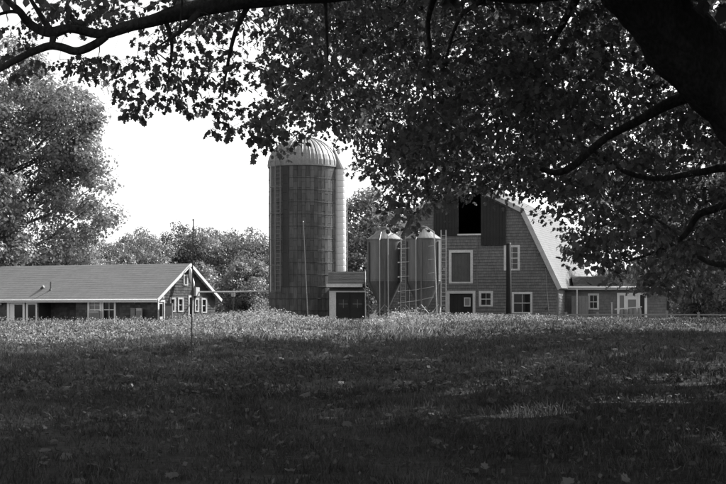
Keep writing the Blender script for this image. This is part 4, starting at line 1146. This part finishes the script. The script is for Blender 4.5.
# the sparse reach of the long branch at left gets its own sprays, hung from it
HANG = [(60,60,10),(78,62,8),(88,60,9),(98,58,9),(90,75,6),(84,55,10),(105,66,11),(118,62,11),(128,60,9),(116,78,9),(122,88,7),(112,56,9),(140,60,13),(150,52,13),(160,62,11),(165,48,13),
 (150,72,9),(140,84,11),(132,98,10),(148,100,9),(138,111,7),(128,113,5),(160,96,9),(168,88,9),(176,98,8),(172,74,8),(185,60,11),(182,78,9),(190,92,9),(196,103,8),(188,111,5),(200,85,9),(205,60,12),
 (208,75,8),(198,45,12),(180,40,12),(210,98,9),(218,111,8),(224,122,7),(230,132,5),(215,130,6),(228,100,11),(222,86,9),(235,80,8),(228,62,11),(218,48,12),(232,52,9),(246,62,8),(255,70,11),(262,54,12),
 (268,76,12),(250,108,10),(246,122,8),(252,136,7),(260,126,10),(270,112,12),(272,96,13),(268,139,8),(276,128,12),(262,30,11),(225,25,11),(205,25,11),(170,30,10),(150,35,10),
 (10,30,10),(25,45,9),(5,55,8),(38,60,9),(15,75,7),(45,10,12),(65,8,12),(85,10,12),(105,8,12),(125,5,12),(70,18,10),(95,20,10),(120,15,10),(145,8,11),(30,30,8)]
hang = []
for hx_, hy_, hr_ in HANG:
    d = 16.5 + random.gauss(0, .45); p = P(hx_, hy_, d); hang.append((p.x, p.y, p.z, hr_ / F * d))
hang = np.array(hang)
print('anchors', len(a_in), len(a_out))
SKP = np.array([tuple(p) for p, r in SK]); SKR = np.array([r for p, r in SK])
twigs = MB()
def attach(anchors, sides):
    """grow twigs outwards: the nearest anchors join first and carry the next ones"""
    base = np.array([np.min(np.linalg.norm(SKP - a, axis=1)) for a in anchors])
    n0 = len(SKP); NP = np.zeros((n0 + 3 * len(anchors), 3)); NR = np.zeros(len(NP))
    NP[:n0] = SKP; NR[:n0] = SKR; n = n0
    for j in np.argsort(base):
        a = anchors[j]
        dd = np.linalg.norm(NP[:n] - a, axis=1)
        i = int(np.argmin(dd)); s = Vector(NP[i]); e_ = Vector(a); L = dd[i]
        if L < .04: continue
        m1 = s.lerp(e_, .33) + Vector((random.uniform(-.12, .12), random.uniform(-.12, .12), .12)) * L
        m2 = s.lerp(e_, .7) + Vector((random.uniform(-.08, .08), random.uniform(-.08, .08), .08)) * L
        r0 = min(NR[i] * .7, .006 + .008 * L)
        twigs.tube([s - mo, m1 - mo, m2 - mo, e_ - mo], [r0, r0 * .8, r0 * .6, max(.003, r0 * .4)], sides, False)
        for q, f in ((m1, .8), (m2, .6), (e_, .4)):
            NP[n] = q; NR[n] = max(.005, r0 * f); n += 1
attach(np.concatenate([a_in, hang[:, :3]]), 4); attach(a_out, 4)
o = twigs.build('twigs', M['bark'], maple); tag(o, kind='stuff')
def sprays(anchors, per, rad, shape, size, cullmap, face=0.0):
    n = len(anchors) * per
    ai = np.repeat(np.arange(len(anchors)), per)
    na = len(anchors)
    pn = np.array([0, 0, 1.0]) + RNG.normal(size=(na, 3)) * .38; px_, py_, pz_ = frames(pn, RNG.normal(size=(na, 3)))
    ang = RNG.uniform(0, 2 * math.pi, n); rr = RNG.uniform(0, 1, n) ** .55 * (anchors[:, 3][ai] * 1.75 if anchors.shape[1] == 4 else rad * RNG.uniform(.6, 1.25, na)[ai])
    hh = RNG.normal(size=n) * rad * .10 - .55 * rr * rr / rad
    d = px_[ai] * (np.cos(ang) * rr)[:, None] + py_[ai] * (np.sin(ang) * rr * .75)[:, None] + pz_[ai] * hh[:, None]
    pos = anchors[ai, :3] + d
    PN = pz_[ai]
    if cullmap:
        x, y = project(pos)
        infr = (x > -12) & (x < 738) & (y > -22)
        c = cover(np.clip(x, 0, 759), np.clip(y, 0, 480))
        ok = ~infr | (RNG.uniform(0, 1, n) < np.clip(c * 2.0, 0, 1) * np.clip(c * 4, 0, 1))
        # leaves do not hide the boughs they would have to grow in front of
        bs = SKR > .034; bx, by = project(SKP[bs]); bd = SKP[bs][:, 1]; br_ = SKR[bs] / bd * F
        for q in range(len(bx)):
            ok &= ~((np.hypot(x - bx[q], y - by[q]) < br_[q] + 5) & (pos[:, 1] < bd[q] + .1) & (RNG.uniform(0, 1, n) < .93))
        ok &= ~(infr & (pos[:, 1] < 16.0))
        # gaps in the crown where the sun reaches the lawn
        sv_ = np.array([sd.x, sd.y, sd.z])
        for gx_, gy_, gr_ in ((2.2, 17.4, .5), (2.7, 17.7, .55), (3.2, 17.9, .45), (4.6, 21.5, .35), (5.6, 25.5, .4), (1.2, 20.5, .3)):
            q_ = pos - np.array([gx_, gy_, .4]); al = q_ @ sv_
            ok &= ~(np.linalg.norm(q_ - al[:, None] * sv_, axis=1) < gr_)
        pos = pos[ok]; d = d[ok]; PN = PN[ok]
    n = len(pos)
    nr = PN * .7 + RNG.normal(size=(n, 3)) * .36 + d / rad * .75 + face * np.array([0, -1.0, 0]) * RNG.uniform(.2, 1.6, n)[:, None]
    tip = d / rad + RNG.normal(size=(n, 3)) * .35 + np.array([0, 0, -.75])
    sz = size * RNG.uniform(.65, 1.3, n)
    return pos, nr, tip, sz
p1 = sprays(a_in, 80, .44, None, .066, True, .4)
ph = sprays(hang, 27, .12, None, .058, False, .7)
p1 = tuple(np.concatenate([u_, v_]) for u_, v_ in zip(p1, ph))
p2 = sprays(a_out, 40, .66, None, .16, True)
# the 300 leaves that show largest are objects of their own
x, y = project(p1[0]); infr = (x > 5) & (x < 720) & (y > 5) & (y < 300)
score = np.where(infr, p1[3] / p1[0][:, 1], 0)
c_ = cover(np.clip(x, 0, 759), np.clip(y, 0, 480))
score = score * np.where(c_ < .6, 1.3, 1.0)
big = np.argsort(-score)[:300]
mask = np.ones(len(p1[0]), bool); mask[big] = False
V1, T1 = scatter(leaf_medium(), *[q[mask] for q in p1])
V2, T2 = scatter(leaf_simple(), *p2)
V = np.concatenate([V1, V2]) - np.array(mo); T = np.concatenate([T1, T2 + len(V1)])
crown = link_mesh('crown', np_mesh('crown', V, T), M['leaf'], maple); tag(crown, kind='stuff')
sv, st = leaf_detailed()
lme = np_mesh('leaf', sv, st)
fx_, fy_, fz_ = frames(p1[1][big], p1[2][big])
for j, i in enumerate(big):
    o = link_mesh('leaf', lme, M['leaf'], crown)
    s = p1[3][i]
    o.matrix_local = Matrix(((fx_[j][0] * s, fy_[j][0] * s, fz_[j][0] * s, p1[0][i][0] - mo.x), (fx_[j][1] * s, fy_[j][1] * s, fz_[j][1] * s, p1[0][i][1] - mo.y), (fx_[j][2] * s, fy_[j][2] * s, fz_[j][2] * s, p1[0][i][2] - mo.z), (0, 0, 0, 1)))
print('maple leaves', len(p1[0]), len(p2[0]), 'tris', len(T))

# ------------------------------------------------------------------ grass, weeds, leaf litter
def blades(n, y0, y1, width, height, spread=.265, margin=2.0, clump=True):
    nt_ = n // 14; ti = RNG.integers(0, nt_, n)
    Yt = np.sqrt(RNG.uniform(y0 * y0, y1 * y1, nt_)); Xt = RNG.uniform(-1, 1, nt_) * (spread * Yt + margin)
    tr_ = RNG.uniform(.03, .13, nt_) * (1 + Yt / 40.0)
    Y = Yt[ti] + RNG.normal(size=n) * tr_[ti]; X = Xt[ti] + RNG.normal(size=n) * tr_[ti]
    ht_ = RNG.uniform(.5, 1.5, nt_)[ti]
    if clump:
        m = np.array([0.0]); 
        c = np.sin(X * 2.1 + 1.3 * np.sin(Y * 1.1)) * np.sin(Y * 1.7 + 1.1 * np.sin(X * 1.3)) + .5 * np.sin(X * .6 + Y * .4)
        hh = height * (1 + .32 * c)
    else: hh = np.full(n, height)
    hh = hh * RNG.uniform(.45, 1.3, n) * ht_
    Z = gz(X, Y)
    an = RNG.uniform(0, 2 * math.pi, n); lean = RNG.uniform(.15, 1.0, n) * hh
    dx, dy = np.cos(an), np.sin(an)
    wa = RNG.uniform(0, 2 * math.pi, n); wx, wy = np.cos(wa) * width * .5, np.sin(wa) * width * .5
    b = np.stack([X, Y, Z - .01], 1)
    w = np.stack([wx, wy, np.zeros(n)], 1)
    mid = b + np.stack([dx * lean * .35, dy * lean * .35, hh * .6], 1)
    tip = b + np.stack([dx * lean, dy * lean, hh * .95], 1)
    V = np.stack([b - w, b + w, mid + w * .8, mid - w * .8, tip], 1).reshape(-1, 3)
    k = (np.arange(n) * 5)[:, None]
    T = np.concatenate([k + np.array([[0, 1, 2]]), k + np.array([[0, 2, 3]]), k + np.array([[3, 2, 4]])], 0)
    return V, T
VS, TS, off = [], [], 0
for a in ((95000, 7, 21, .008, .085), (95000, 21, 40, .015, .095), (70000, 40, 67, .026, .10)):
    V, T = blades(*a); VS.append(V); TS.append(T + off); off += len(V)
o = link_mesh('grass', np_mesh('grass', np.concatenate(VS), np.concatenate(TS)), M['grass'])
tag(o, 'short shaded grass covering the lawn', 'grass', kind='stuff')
n = 42000
Y = np.sqrt(RNG.uniform(8 ** 2, 50 ** 2, n)); Y = np.where(RNG.uniform(0, 1, n) < .5, 8 + (Y - 8) * .45, Y); X = RNG.uniform(-1, 1, n) * (.265 * Y + 1.5)
pn_ = np.sin(X * 1.3 + 2 * np.sin(Y * .7)) * np.sin(Y * .9 + 1.7 * np.sin(X * .8)) + .4 * np.sin(3.1 * X + 1.1 * Y)
kp = RNG.uniform(-1, 1.2, n) < pn_; X = X[kp]; Y = Y[kp]; n = len(X)
pos = np.stack([X, Y, gz(X, Y) + RNG.uniform(.01, .085, n)], 1)
V, T = scatter(leaf_far(), pos, RNG.normal(size=(n, 3)) * .45 + np.array([0, 0, .8]), RNG.normal(size=(n, 3)), (.022 + .0011 * Y) * RNG.uniform(.6, 1.7, n))
o = link_mesh('ground_cover', np_mesh('ground_cover', V, T), M['cover'])
tag(o, 'low broadleaf plants mixed through the shaded grass', 'ground cover', kind='stuff')
# weeds and low leafy cover along the crest, taller by the silo and the bins
def weeds(n, pxr, yr, hfun, size):
    X = []; 
    nc = max(4, n // 45); ci = RNG.integers(0, nc, n)
    pxc = RNG.uniform(*pxr, nc); Yc = RNG.uniform(*yr, nc); rc_ = RNG.uniform(.12, .5, nc); hc_ = RNG.uniform(.15, 1.6, nc) ** 1.3
    Y = Yc[ci] + RNG.normal(size=n) * rc_[ci]; X = (pxc[ci] - CX) / F * Yc[ci] + RNG.normal(size=n) * rc_[ci] * 1.3; px = CX + X / Y * F
    h = hfun(px) * RNG.uniform(0, 1, n) * hc_[ci]
    Z = gz(X, Y) + h
    pos = np.stack([X, Y, Z], 1)
    nr = RNG.normal(size=(n, 3)) * .6 + np.array([0, 0, .5]); tip = RNG.normal(size=(n, 3)) + np.array([0, 0, .4])
    return scatter(leaf_far(), pos, nr, tip, size * RNG.uniform(.5, 1.4, n))
VS, TS, off = [], [], 0
hf = lambda px: .05 + np.interp(px, [-60, 0, 150, 205, 240, 262, 285, 300, 330, 380, 395, 415, 440, 470, 540, 600, 780], [.13, .13, .12, .13, .18, .24, .19, .09, .08, .12, .3, .28, .12, .05, .04, .03, .03])
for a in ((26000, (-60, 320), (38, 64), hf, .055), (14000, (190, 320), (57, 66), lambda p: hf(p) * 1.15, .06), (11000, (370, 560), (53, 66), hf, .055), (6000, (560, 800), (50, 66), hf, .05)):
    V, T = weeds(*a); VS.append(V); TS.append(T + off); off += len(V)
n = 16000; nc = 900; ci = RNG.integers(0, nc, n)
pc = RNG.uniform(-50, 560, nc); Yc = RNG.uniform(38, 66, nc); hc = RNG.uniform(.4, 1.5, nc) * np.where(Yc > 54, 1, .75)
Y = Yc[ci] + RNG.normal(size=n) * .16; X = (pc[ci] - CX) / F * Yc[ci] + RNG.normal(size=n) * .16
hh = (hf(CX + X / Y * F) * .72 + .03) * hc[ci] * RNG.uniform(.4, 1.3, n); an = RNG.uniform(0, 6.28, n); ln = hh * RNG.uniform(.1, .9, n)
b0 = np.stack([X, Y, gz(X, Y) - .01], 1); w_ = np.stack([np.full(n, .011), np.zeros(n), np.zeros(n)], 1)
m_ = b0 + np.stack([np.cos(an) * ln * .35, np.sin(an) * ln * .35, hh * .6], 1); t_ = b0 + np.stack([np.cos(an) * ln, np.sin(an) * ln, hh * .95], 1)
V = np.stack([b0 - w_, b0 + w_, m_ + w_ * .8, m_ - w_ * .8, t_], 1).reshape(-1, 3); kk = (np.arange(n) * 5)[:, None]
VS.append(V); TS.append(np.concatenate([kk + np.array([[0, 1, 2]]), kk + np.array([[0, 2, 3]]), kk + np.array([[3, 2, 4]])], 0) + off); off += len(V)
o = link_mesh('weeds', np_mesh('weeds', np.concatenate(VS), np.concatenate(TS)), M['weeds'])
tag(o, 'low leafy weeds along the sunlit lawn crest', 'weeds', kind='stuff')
# leaf litter: far ones as one mass, the nearest as objects
n = 1500
Y = np.sqrt(RNG.uniform(20 ** 2, 52 ** 2, n)); X = RNG.uniform(-1, 1, n) * (.26 * Y + 1)
pos = np.stack([X, Y, gz(X, Y) + RNG.uniform(.04, .09, n)], 1)
V, T = scatter(leaf_detailed(), pos, RNG.normal(size=(n, 3)) * .3 + np.array([0, 0, 1]), RNG.normal(size=(n, 3)), .13 * RNG.uniform(.6, 1.2, n))
o = link_mesh('leaf_litter', np_mesh('leaf_litter', V, T), M['dryleaf']); tag(o, 'scattered dry leaves farther up the lawn', 'leaf litter', kind='stuff')
sv2 = sv.copy(); sv2[:, 2] += 1.1 * sv[:, 0] ** 2 + .7 * (sv[:, 1] - .4) ** 2
sv3 = sv.copy(); sv3[:, 2] += -.8 * sv[:, 0] ** 2 + .9 * np.abs(sv[:, 0]) * sv[:, 1]
dme2 = [np_mesh('fallen_leaf', sv, st), np_mesh('fallen_leaf', sv2, st), np_mesh('fallen_leaf', sv3, st)]
for i in range(190):
    y = math.sqrt(random.uniform(10.5 ** 2, 23 ** 2)); x = random.uniform(-1, 1) * (.25 * y)
    o = link_mesh('fallen_leaf', dme2[i % 3], M['dryleaf'])
    s = random.uniform(.07, .125)
    o.location = (x, y, float(gz(x, y)) + random.uniform(.03, .06)); o.scale = (s, s, s)
    o.rotation_euler = (random.gauss(0, .35), random.gauss(0, .35), random.uniform(0, 6.28))
    tag(o, 'dry fallen maple leaf lying on the shaded foreground grass', 'leaf', 'fallen leaves in the foreground')
